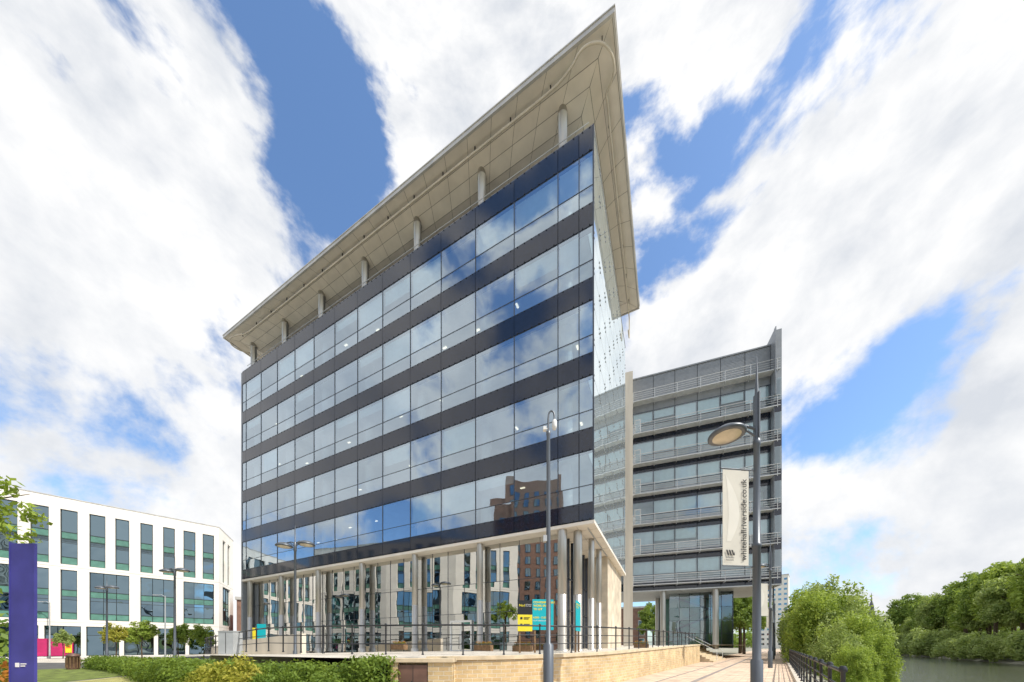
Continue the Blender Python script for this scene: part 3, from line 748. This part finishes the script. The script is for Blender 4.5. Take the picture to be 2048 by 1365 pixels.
def tree(ms,loc,rot=0.,sc=(1,1,1),name='tree',**kw):
    t=obj(name,None,None,loc,rot,sc,**kw); obj('trunk',ms[0],t); obj('crown',ms[1],t); return t
sh=[leafmesh('shrub',crowncenters(130,1.9,1.9,2.6,1.6,s,-.6),(.38,.38,.6),130,.075,m,s) for s,m in ((11,LEAF),(12,LEAF),(13,LEAFW))]
i=0
for (k,q,s) in ((5.5,2.2,.5),(8,2.8,.62),(11,2.4,.85),(12,3.8,.8),(15,3.2,1.2),(18.5,3.4,1.45),(20,2.2,1.5),(25,3.2,1.9),(29,2.8,2.05),(33,4.0,1.95),(40,3.8,2.3),(48,4.2,2.6),(58,4.4,2.9),(70,5,2.9),(84,5,2.9)):
    c=PR+pd*k+pe*q; z=-.15-.33*q
    obj('shrub',sh[i%3],None,(c.x,c.y,z),random.random()*6,(s*.9,s*.9,s*1.1),label='dense bright green shrub on the riverbank beside the path',category='shrub',group='shrubs along the riverbank'); i+=1
cc=[]
for k in np.arange(-4,60,1.1):
    for q in (1.6,3.0,4.6,5.8):
        c=PR+pd*(k+random.random())+pe*(q+random.random()-.5); cc.append((c.x,c.y,-.1-.36*q+.1))
obj('undergrowth',leafmesh('undergrowth',cc,(.8,.8,.4),90,.09,LEAF,5),kind='stuff',label='low green undergrowth covering the riverbank',category='undergrowth')
ft=[treemeshes(13,5.2,5.5,s,150,95,.24,m,.20,.3) for s,m in ((21,LEAF),(22,LEAF2),(23,LEAFW))]
low=[leafmesh('shrub',crowncenters(80,3.5,3.5,3.6,1.6,s,-.3),(.8,.8,1),110,.20,LEAFW,s) for s in (31,32)]
j=0
for k in range(80,270,8):
    q=44+random.random()*5
    if k<210: s=1.1+.9*random.random()
    else: s=.85+.3*random.random()-(k-210)*.004
    if k>190: q-=(k-190)*.10
    c=PR+pd*k+pe*q
    tree(ft[j%3],(c.x,c.y,-.3),random.random()*6,(s*.85,s*.85,s),label='leafy green tree on the opposite riverbank',category='tree',group='trees on the far riverbank')
    if k<230:
        c2=PR+pd*(k+3)+pe*(35.5+random.random()*2.0); s2=.9+.9*random.random()
        obj('shrub',low[j%2],None,(c2.x,c2.y,-1.9),random.random()*6,(s2,s2,s2),label='bushy willow scrub overhanging the water',category='shrub',group='scrub on the far riverbank')
    c=PR+pd*(k+3)+pe*(q+10); s*=1.08
    if k<200: tree(ft[(j+1)%3],(c.x,c.y,0),random.random()*6,(s*.85,s*.85,s),label='tall green tree on the opposite riverbank',category='tree',group='trees on the far riverbank')
    j+=1
cc=[]
for k in range(420):
    a=random.random(); c=PR+pd*(270+a*60)+pe*(-60+random.random()*190); cc.append((c.x,c.y,2+random.random()*(6+5*math.sin(a*9))))
obj('distant_wood',leafmesh('distant_wood',cc,(5,5,3.4),70,.9,LEAF2,6),kind='stuff',label='distant wood closing the bend of the river',category='wood')
for (x,y,s) in ((43.5,60,.95),(47,66,1.0),(41,68,1.0),(36,66,.9),(51.5,72,1.1),(31,70,.85)):
    tree(ft[int(x)%3],(x,y,0),x,(s*.8,s*.8,s),label='green tree standing beyond the riverside terrace',category='tree',group='trees beyond the terrace')
yt=[treemeshes(4.4,1.15,1.6,s,46,60,.12,m,.3,.06) for s,m in ((41,LEAF),(42,LEAFY),(43,LEAFW))]
for (x,y,m,s) in ((-55,39.2,2,.8),(-49.5,40,1,1.05),(-46,39.8,0,1.1),(-41.2,39.5,0,1.0),(-37.2,38.6,0,.95),(-32,38,1,.8),(-59,35,0,.8)):
    tree(yt[m],(x,y,0),x,(s,s,s),label='small young street tree in front of the white building',category='tree',group='young street trees')
lt=treemeshes(7.2,1.7,1.7,51,55,50,.09,LEAF,.2,.12)
tree(lt,(-15.35,8.5,0),0,label='leafy tree with hanging branches beside the road',category='tree')
obj('shrub',leafmesh('shrub',crowncenters(50,.9,.9,1.3,1.4,61,-.8),(.25,.25,.3),70,.06,LEAF2,61),None,(-8.95,5.0,0),label='dark green flowering shrub beside the sign',category='shrub')
obj('flower_cluster',leafmesh('flower_cluster',crowncenters(14,.5,.5,.3,1.15,62,-.8),(.15,.15,.12),30,.04,LEAFR,62),None,(-8.3,4.9,0),label='cluster of red flowers in front of a shrub',category='flowers')
hp=smooth([(-3.6,8.75,0),(-9.2,10.2,0),(-15,13.6,0),(-22.2,18.6,0),(-29.5,22.6,0)],16)
cc=[]; inner=MB(); 
for i,p in enumerate(hp):
    f=i/(len(hp)-1); top=1.22-.45*f
    for h in np.arange(.15,top-.05,.2):
        for q in (-.34,0,.34):
            cc.append((p.x+q*.4+random.uniform(-.15,.15),p.y+q+random.uniform(-.1,.1),h+random.uniform(-.06,.1)))
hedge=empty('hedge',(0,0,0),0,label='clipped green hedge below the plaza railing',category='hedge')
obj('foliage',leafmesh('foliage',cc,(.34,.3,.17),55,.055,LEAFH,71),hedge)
polywall([(p.x,p.y+.2) for p in hp],0,[ (1.05-.45*i/(len(hp)-1)) for i in range(len(hp))],-.35,inner,0,None); build(inner,'shade_core',[HEDGEIN],hedge)  # added dark filler inside the hedge, inner shade put into its colour
for (x,y,s,m,sd) in ((-7.0,7.9,1.0,LEAFY,81),(-5.9,8.1,.8,LEAFH,82),(-8.2,8.6,.8,LEAFY,83),(-4.6,8.0,.75,LEAFH,84)):
    obj('flowering_shrub',leafmesh('flowering_shrub',crowncenters(60,.75,.6,.8,.5,sd,-.4),(.2,.2,.22),55,.045,m,sd),None,(x,y,0),0,(s,s,s),label='loose yellow green flowering shrub in front of the hedge',category='shrub',group='flowering shrubs by the hedge')
pb=MB(); pb.box(-.6,.6,-.22,.22,0,.38,0)
for k in range(4): pb.box(-.61,.61,-.235,-.222,.03+k*.09,.10+k*.09,0)
pbm=pb.mesh('trough',[WOODP]); fm=leafmesh('flowers',[(-.45+.15*k,0,.48) for k in range(7)],(.16,.18,.16),45,.035,LEAFR,91); fm2=leafmesh('foliage',[(-.45+.15*k,0,.44) for k in range(7)],(.16,.2,.14),60,.035,LEAFH,92)
for (x,y) in ((.5,14.9),(-1.4,15.8),(-6.2,17.6),(8.4,20.8)):
    t=empty('planter',(x,y,pz(x,y)),-.4,label='wooden planter trough with red and orange flowers',category='planter',group='planters on the plaza'); t.scale=(.75,.75,.75); obj('trough',pbm,t); obj('flowers',fm,t); obj('foliage',fm2,t)

# ================================================================ STREET FURNITURE
headm=MB(); headm.lathe([(.06,.18),(.14,.17),(.28,.12),(.40,.04),(.44,-.01),(.44,-.05),(.40,-.07)],n=28,mi=0); HM=headm.mesh('lamp_head',[LAMPM])
lens=MB(); lens.lathe([(.33,-.072),(.28,-.095),(.16,-.115),(.02,-.12)],n=24); LM=lens.mesh('lamp_lens',[LENS])
pole=MB(); pole.lathe([(.14,0),(.14,1.2),(.10,1.25),(.09,4.2),(.11,4.22),(.11,4.3),(.085,4.32),(.07,6.9),(.09,6.92),(.09,7.05),(.06,7.08),(.05,8.2),(.02,8.9),(.005,9.3)],n=16)
pole.box(-.012,.012,-.11,.11,7.1,8.3,0); PM=pole.mesh('pole',[LAMPM])
pole=MB(); pole.lathe([(.11,0),(.11,1.2),(.08,1.25),(.06,6.9),(.08,6.92),(.08,7.4),(.03,7.45),(.02,8.3),(.005,8.4)],n=16); PM2=pole.mesh('pole',[LAMPM])
arm=MB(); arm.tube([(0,0,7.35),(-.3,0,7.46),(-.72,0,7.40)],.035,8,0); arm.tube([(0,0,7.15),(-.35,0,7.40)],.025,8,0); AM=arm.mesh('arm',[LAMPM])
def lamp(x,y,z,heads,label,group=None,pm_=None):
    t=obj('street_lamp',None,None,(x,y,z),0,label=label,category='street lamp')
    if group: t['group']=group
    obj('pole',pm_ or PM,t)
    for a in heads:
        obj('arm',AM,t,(0,0,0),a)
        h=obj('lamp_head',HM,t,(-.75*math.cos(a),-.75*math.sin(a),7.27),a)
        obj('lamp_lens',LM,h,(0,0,0))
    return t
l1=lamp(6.5,8.5,0,[-.1],'tall grey street lamp with round head and hanging banner','riverside lamps')
for (x,y) in ((18.4,22.8),(30.3,37.1),(42.2,51.4)): lamp(x,y,0,[-.1],'grey street lamp on the riverside path','riverside lamps')
lamp(-12.4,18.3,0.1,[-.2,math.pi-.2],'double headed grey street lamp on the plaza','double headed street lamps',PM2)
lamp(-25.5,24.2,0,[-.2,math.pi-.2],'double headed grey street lamp beside the road','double headed street lamps',PM2)
lamp(-39.5,31.2,0,[-.2,math.pi-.2],'double headed grey street lamp beside the road','double headed street lamps',PM2)
tp=MB(); tp.lathe([(.08,0),(.06,3),(.045,7.0)],n=10); tp.tube([(0,0,6.9),(-.3,0,7.1),(-.7,0,7.05)],.03,6,0); tp.box(-1.0,-.6,-.1,.1,7.0,7.09,0); TPM=tp.mesh('pole',[PALEG])
for (x,y) in ((-57.5,39.8),(-37.5,34.6)):
    t=empty('street_light',(x,y,0),.3,label='slender pale street light beside the road',category='street light',group='slender street lights'); obj('pole',TPM,t)
def banner(x0_,y0_,x,z,w,h,text=True):
    bn=obj('banner',None,None,(x0_,y0_,0),.12,label='pale vertical advertising banner hanging from a lamp post',category='banner')
    mb=MB(); mb.box(-x-w,-x,-.004,.004,z,z+h,0)
    build(mb,'cloth',[BANNER],bn)
    # faint pale crescent printed on the cloth
    mb=MB(); n=24
    def cx(t,k): return -x-w+.04+w*(.06+k*math.sin(math.pi*(.12+.88*t)))
    for i in range(n):
        t0=i/n;t1=(i+1)/n; za=z+.62+t0*(h-.75); zb=z+.62+t1*(h-.75)
        mb.quad((cx(t0,.10),-.007,za),(cx(t0,.52),-.007,za),(cx(t1,.52),-.007,zb),(cx(t1,.10),-.007,zb),0)
    build(mb,'pale_crescent',[BANNERL],bn)
    if text:
        tm=textmesh('whitehallriverside.co.uk',.225,INK,'LEFT',.0025)
        tm.transform(Matrix.Translation((-x-.09,-.03,z+.12))@Matrix.Rotation(math.radians(90),4,'X')@Matrix.Rotation(math.radians(90),4,'Z'))
        obj('lettering',tm,bn)
        mb=MB()
        for k in range(3):
            xx=-x-w+.07+k*.075; mb.add([(xx+.055,-.03,z+.25),(xx+.10,-.03,z+.25),(xx+.05,-.03,z+.39),(xx,-.03,z+.39)],[(0,1,2,3)],0)
        mb.add([(-x-w+.29,-.03,z+.25),(-x-w+.325,-.03,z+.25),(-x-w+.325,-.03,z+.36)],[(0,1,2)],0)
        build(mb,'logo',[INK],bn)
        tm=textmesh('Whitehall\nRiverside',.06,INK,'LEFT'); tm.transform(Matrix.Translation((-x-w+.07,-.03,z+.17))@Matrix.Rotation(math.radians(90),4,'X')); obj('lettering',tm,bn)
    mb=MB(); mb.tube([(.0,0,z+h+.03),(-x-w-.05,0,z+h+.03)],.018,6,0); mb.tube([(0,0,z-.02),(-x-w+.0,0,z-.02)],.012,6,0); mb.tube([(0,0,z+h+.18),(-.5,0,z+h+.05)],.01,6,0); build(mb,'bracket',[LAMPM],bn)
banner(6.5,8.5,.24,3.72,.75,2.5)
for (x,y) in ((18.4,22.8),(30.3,37.1)): banner(x,y,.2,3.72,.7,2.3,False)
cp=empty('camera_pole',(.91,8.0,0),0,label='slim grey pole carrying a white dome security camera',category='security camera')
mb=MB(); mb.lathe([(.13,0),(.13,1.62),(.06,1.68),(.055,4),(.045,6.85),(.055,6.87),(.055,6.95),(.03,6.97)],n=16); mb.tube(smooth([(0,0,6.9),(0,0,7.28),(.02,0,7.42),(.08,0,7.47),(.14,0,7.40),(.15,0,7.22)],6),.022,8,0); build(mb,'pole',[LAMPM],cp)
mb=MB(); mb.lathe([(.03,7.25),(.055,7.22),(.06,7.12),(.062,7.08),(.045,7.01),(.01,6.99)],.15,0,16,0); build(mb,'dome_camera',[WHITEP],cp)
mb=MB(); mb.box(-.13,-.05,-.05,.05,6.98,7.06,0); mb.tube([(-.05,0,7.02),(0,0,7.02)],.015,6,0); build(mb,'bracket_camera',[WHITEP],cp)
mb=MB(); mb.box(-.13,-.04,-.06,.06,4.2,4.35,0); build(mb,'side_box',[PALEG],cp)
ts=empty('sign_post',(-4.6,3.0,0),0,label='navy blue painted information sign post',category='sign')
mb=MB(); mb.box(-.11,.12,0,.02,0,2.56,0); mb.box(-.112,-.105,-.004,.024,0,2.57,0); build(mb,'blue_panel',[NAVY],ts)
mb=MB(); mb.box(-.05,-.015,-.006,-.002,1.40,1.44,0); mb.box(0.0,.05,-.006,-.002,1.425,1.435,0); mb.box(0.0,.04,-.006,-.002,1.405,1.415,0); build(mb,'emblem',[WHITEP],ts)
def flatbox(nm,par,x0,x1,z0,z1,mat,y=0): 
    mb=MB(); mb.box(x0,x1,y-.02,y,z0,z1,0); return build(mb,nm,[mat],par)
tl=empty('letting_board',(1.05,14.6,1.3),.12,label='cyan, black and yellow office letting board on posts',category='sign')
flatbox('cyan_panel',tl,-.12,.86,1.02,2.42,CYAN); flatbox('black_panel',tl,-.80,-.13,1.72,2.36,BLACK); flatbox('yellow_panel',tl,-.80,-.13,.96,1.71,YELL)
mb=MB()
for x in (-.7,.0,.7): mb.box(x-.04,x+.04,.0,.07,-.1,2.3,0)
build(mb,'post',[WOODP],tl)
def txt(par,s,size,x,z,mat,bold=0.,y=-.026,sp=1.):
    tm=textmesh(s,size,mat,'LEFT',bold,sp); tm.transform(Matrix.Translation((x,y,z))@Matrix.Rotation(math.radians(90),4,'X')); obj('lettering',tm,par)
txt(tl,'CONTEMPORARY\nWORK SPACE\nTO LET',.125,-.08,2.24,YELL,.003,sp=1.25)
txt(tl,'6,800 - 15,074',.115,-.08,1.55,YELL,.002)
txt(tl,'SQ FT GRADE A FROM',.07,-.08,1.42,WHITEP,.001)
txt(tl,'No1',.16,-.74,2.08,YELL,.001); txt(tl,'Whitehall\nRiverside',.07,-.44,2.15,WHITEP,.0)
for k,zz_ in enumerate((1.5,1.2)):
    mb=MB(); mb.box(-.68,-.58,-.03,-.022,zz_,zz_+.1,0); mb.box(-.52,-.25,-.03,-.022,zz_+.06,zz_+.09,0); mb.box(-.52,-.30,-.03,-.022,zz_,zz_+.03,0); build(mb,'emblem',[BLACK],tl)
t2=empty('letting_board',(3.15,15.3,1.3),1.15,label='cyan office letting board seen nearly edge on',category='sign'); flatbox('cyan_panel',t2,-.5,.5,1.0,2.42,CYAN)
mb=MB(); mb.box(-.4,-.32,0,.07,-.1,2.3,0); mb.box(.32,.4,0,.07,-.1,2.3,0); build(mb,'post',[WOODP],t2)
txt(t2,'WORK SPACE\nTO LET',.14,-.45,2.2,YELL,.003)
t3=empty('letting_board',(-19.6,25.0,1.0),.1,label='small cyan and yellow letting board by the ramp',category='sign'); flatbox('cyan_panel',t3,-.3,.35,.9,2.3,CYAN); flatbox('yellow_panel',t3,-.62,-.31,.9,2.0,YELL)
mb=MB(); mb.box(-.04,.04,0,.07,-.3,2.2,0); build(mb,'post',[WOODP],t3)

# ================================================================ BACKGROUND BUILDINGS
def bgbuild(name,x,y,rot,w,dp,h,wall,label,nx,nz,ww=1.6,wh=1.6,z0=2,cat='building',roof=None):
    t=empty(name,(x,y,0),rot,label=label,category=cat)
    mb=MB(); mb.box(-w/2,w/2,0,dp,0,h,0); mb.box(-w/2-.2,w/2+.2,-.2,dp+.2,h,h+.5,1)
    if roof: mb.add([(-w/2-.3,-.3,h+.5),(w/2+.3,-.3,h+.5),(w/2+.3,dp+.3,h+.5),(-w/2-.3,dp+.3,h+.5),(-w/2+2,dp/2,h+.5+roof),(w/2-2,dp/2,h+.5+roof)],[(0,1,5,4),(1,2,5),(2,3,4,5),(3,0,4)],2)
    build(mb,'wall',[wall,FASC,SLATE],t)
    m=MB(); m.box(-ww/2,ww/2,-.08,0.02,0,wh,0); m.quad((-ww/2+.08,-.09,.08),(ww/2-.08,-.09,.08),(ww/2-.08,-.09,wh-.08),(-ww/2+.08,-.09,wh-.08),1); wm_=m.mesh('window',[WHITEP,GLASSO])
    for i in range(nx):
        for j in range(nz): obj('window',wm_,t,(-w/2+w*(i+.5)/nx,0,z0+(h-z0)*j/nz))
    return t
bgbuild('brick_house',27,92,-.4,22,12,12,BROWN,'red brick building glimpsed beneath the office wing',7,4)
bgbuild('apartment_tower',167,204,-.75,14,12,46,CREAM,'distant pale apartment tower above the trees',5,14,1.6,1.4)
bgbuild('brick_house',262,232,-.8,20,12,19,BROWN,'distant dark brick building with pitched roof',6,4,roof=4)
bgbuild('brick_house',296,262,-.8,26,12,22,LOUV,'distant grey city building',7,5,roof=3)
bgbuild('brick_house',-34,62,.5,30,12,9.5,BROWN,'red brick building beyond the white office block',10,3)
sp_=empty('church_tower',(382,340,0),-.8,label='distant dark church tower with a spire',category='church tower')
mb=MB(); mb.box(-2.6,2.6,-2.6,2.6,0,37,0); mb.box(-3,3,-3,3,37,38,0); mb.box(-1.7,1.7,-1.7,1.7,38,43,0); mb.lathe([(1.9,43),(1.2,47),(.6,49),(.4,53),(.1,58)],n=12,mi=0); build(mb,'tower',[SPIRE],sp_)

# ================================================================ PERSON
def person(x,y,z,rot):
    vs=[(0,0,.95),(0,0,1.2),(0,0,1.42),(0,0,1.52),(0,.01,1.66),(.18,0,1.40),(.24,.05,1.12),(.22,-.1,.9),(-.18,0,1.40),(-.24,-.05,1.12),(-.22,.12,.9),(.1,0,.9),(.11,.08,.5),(.11,.22,.08),(.11,.14,.03),(-.1,0,.9),(-.11,-.1,.5),(-.11,-.1,.08),(-.11,-.24,.03)]
    es=[(0,1),(1,2),(2,3),(3,4),(2,5),(5,6),(6,7),(2,8),(8,9),(9,10),(0,11),(11,12),(12,13),(13,14),(0,15),(15,16),(16,17),(17,18)]
    rs=[.15,.14,.15,.06,.10,.07,.05,.035,.07,.05,.035,.09,.065,.045,.04,.09,.065,.045,.04]
    me=bpy.data.meshes.new('person'); me.from_pydata(vs,es,[])
    o=obj('person',me,None,(x,y,z),rot,label='pedestrian in dark clothing walking along the riverside path',category='person')
    me.materials.append(CLOTH)
    m=o.modifiers.new('s','SKIN'); 
    if me.skin_vertices:
        for i,v in enumerate(me.skin_vertices[0].data): v.radius=(rs[i],rs[i])
        me.skin_vertices[0].data[0].use_root=True
    o.modifiers.new('d','SUBSURF').levels=1
    hm=MB(); hm.lathe([(.02,1.56),(.075,1.6),(.09,1.68),(.08,1.75),(.02,1.79)],n=12); build(hm,'head',[SKIN],o)
person(35,43.2,.012,.6)

# ================================================================ CAMERA, SUN, SKY
cam=bpy.data.cameras.new('camera'); co=bpy.data.objects.new('camera',cam); COL.objects.link(co)
co.location=(0,0,1.6); co.rotation_euler=(math.radians(90),0,0)
cam.sensor_width=36; cam.lens=11.25; cam.shift_y=.2976; cam.clip_end=6000; cam.clip_start=.05
bpy.context.scene.camera=co
el=math.radians(52); az=math.atan2(.87,-.44)
ts_=Vector((math.sin(az)*math.cos(el),math.cos(az)*math.cos(el),math.sin(el)))
sun=bpy.data.lights.new('sun','SUN'); sun.energy=5; sun.angle=math.radians(.5); sun.color=(1,.94,.85)
so=bpy.data.objects.new('sun',sun); COL.objects.link(so); so.rotation_euler=ts_.to_track_quat('Z','Y').to_euler()
W=bpy.data.worlds.new('World'); bpy.context.scene.world=W; W.use_nodes=True
nt=W.node_tree; nt.nodes.clear(); out=nt.nodes.new('ShaderNodeOutputWorld'); bg=nt.nodes.new('ShaderNodeBackground'); bg.inputs[1].default_value=.12
nt.links.new(bg.outputs[0],out.inputs[0])
sky=nt.nodes.new('ShaderNodeTexSky'); sky.sky_type='NISHITA'; sky.sun_disc=False; sky.sun_elevation=el; sky.sun_rotation=az; sky.air_density=1.; sky.dust_density=1.; sky.ozone_density=1.2
tc=nt.nodes.new('ShaderNodeTexCoord'); sep=nt.nodes.new('ShaderNodeSeparateXYZ'); nt.links.new(tc.outputs['Generated'],sep.inputs[0])
# cloud coordinates: unit heading (x,y) and tangent of elevation -> puffs keep their height up the sky
X,Y,Z=sep.outputs
r2=math_n(nt,'ADD',math_n(nt,'MULTIPLY',X,X),math_n(nt,'MULTIPLY',Y,Y))
rr=math_n(nt,'MAXIMUM',math_n(nt,'SQRT',r2),.16)
cmb=nt.nodes.new('ShaderNodeCombineXYZ')
nt.links.new(math_n(nt,'MULTIPLY',math_n(nt,'DIVIDE',X,rr),1.25),cmb.inputs[0]); nt.links.new(math_n(nt,'MULTIPLY',math_n(nt,'DIVIDE',Y,rr),1.25),cmb.inputs[1]); nt.links.new(math_n(nt,'MULTIPLY',math_n(nt,'DIVIDE',Z,rr),1.15),cmb.inputs[2])
def wnoise(scale,detail,rough,dist,off):
    mp=nt.nodes.new('ShaderNodeMapping'); mp.inputs['Location'].default_value=off; nt.links.new(cmb.outputs[0],mp.inputs[0])
    n=nt.nodes.new('ShaderNodeTexNoise'); n.inputs['Scale'].default_value=scale; n.inputs['Detail'].default_value=detail; n.inputs['Roughness'].default_value=rough; n.inputs['Distortion'].default_value=dist
    nt.links.new(mp.outputs[0],n.inputs['Vector']); return n.outputs[0]
n1=wnoise(2.3,14,.57,.10,(3.1,1.7,0)); n2=wnoise(3.0,12,.58,.1,(9.1,4.7,2.)); n3=wnoise(1.0,3,.5,.0,(5.1,2.2,1.))
dens=math_n(nt,'ADD',math_n(nt,'MULTIPLY',n1,1.9),math_n(nt,'MULTIPLY',n3,.4)); dens=math_n(nt,'ADD',dens,-.60)
def dirpx(x,y): return Vector(((x-1024)/640,1,(1292-y)/640)).normalized()
BL=[(dirpx(x,y),a,k) for (x,y,a,k) in ((500,40,-.14,260),(570,150,-.18,240),(620,250,-.18,240),(690,340,-.20,220),(750,240,-.08,240),(720,430,-.14,240),(650,500,-.14,240),(50,790,-.18,160),(250,850,-.14,160),(440,870,-.18,160),(1310,500,-.12,260),(1400,470,-.18,260),(1520,430,-.14,260),(1640,850,-.20,200),(1960,640,-.14,200),(1520,60,-.12,260),(600,600,-.10,240),(1800,780,-.08,200),(1300,820,-.10,200),
                  (150,350,.22,9),(950,60,.20,60),(1650,250,.14,9),(1850,1000,.12,14),(300,1000,.10,40),(1350,650,.12,60))]
BL+=[(Vector((-.744,-.672,1.08)).normalized(),-.12,30),(Vector((-1.19,-.1,.61)).normalized(),-.08,40),(Vector((-1.0,-.4,.85)).normalized(),.14,20)]
for (dv,a,k) in BL:
    vm=nt.nodes.new('ShaderNodeVectorMath'); vm.operation='DOT_PRODUCT'; vm.inputs[1].default_value=dv; nt.links.new(tc.outputs['Generated'],vm.inputs[0])
    e_=math_n(nt,'MULTIPLY',math_n(nt,'SUBTRACT',vm.outputs['Value'],1.),float(k)); e_=math_n(nt,'EXPONENT',e_); e_=math_n(nt,'MULTIPLY',e_,a); dens=math_n(nt,'ADD',dens,e_)
mr=nt.nodes.new('ShaderNodeMapRange'); mr.interpolation_type='SMOOTHSTEP'; mr.inputs[1].default_value=.36; mr.inputs[2].default_value=.58; nt.links.new(dens,mr.inputs[0])
sh_=nt.nodes.new('ShaderNodeMapRange'); sh_.inputs[1].default_value=.34; sh_.inputs[2].default_value=.57; nt.links.new(n2,sh_.inputs[0])
ccol=mixcol(nt,sh_.outputs[0],(6.0,6.3,6.8),(8.7,8.7,8.7))
skyc=mixcol(nt,1.,sky.outputs[0],(1.45,1.75,2.0),'MULTIPLY')
fin=mixcol(nt,mr.outputs[0],skyc,ccol); nt.links.new(fin,bg.inputs[0])
sc=bpy.context.scene; sc.view_settings.view_transform='Standard'; sc.view_settings.look='None'; sc.view_settings.exposure=0
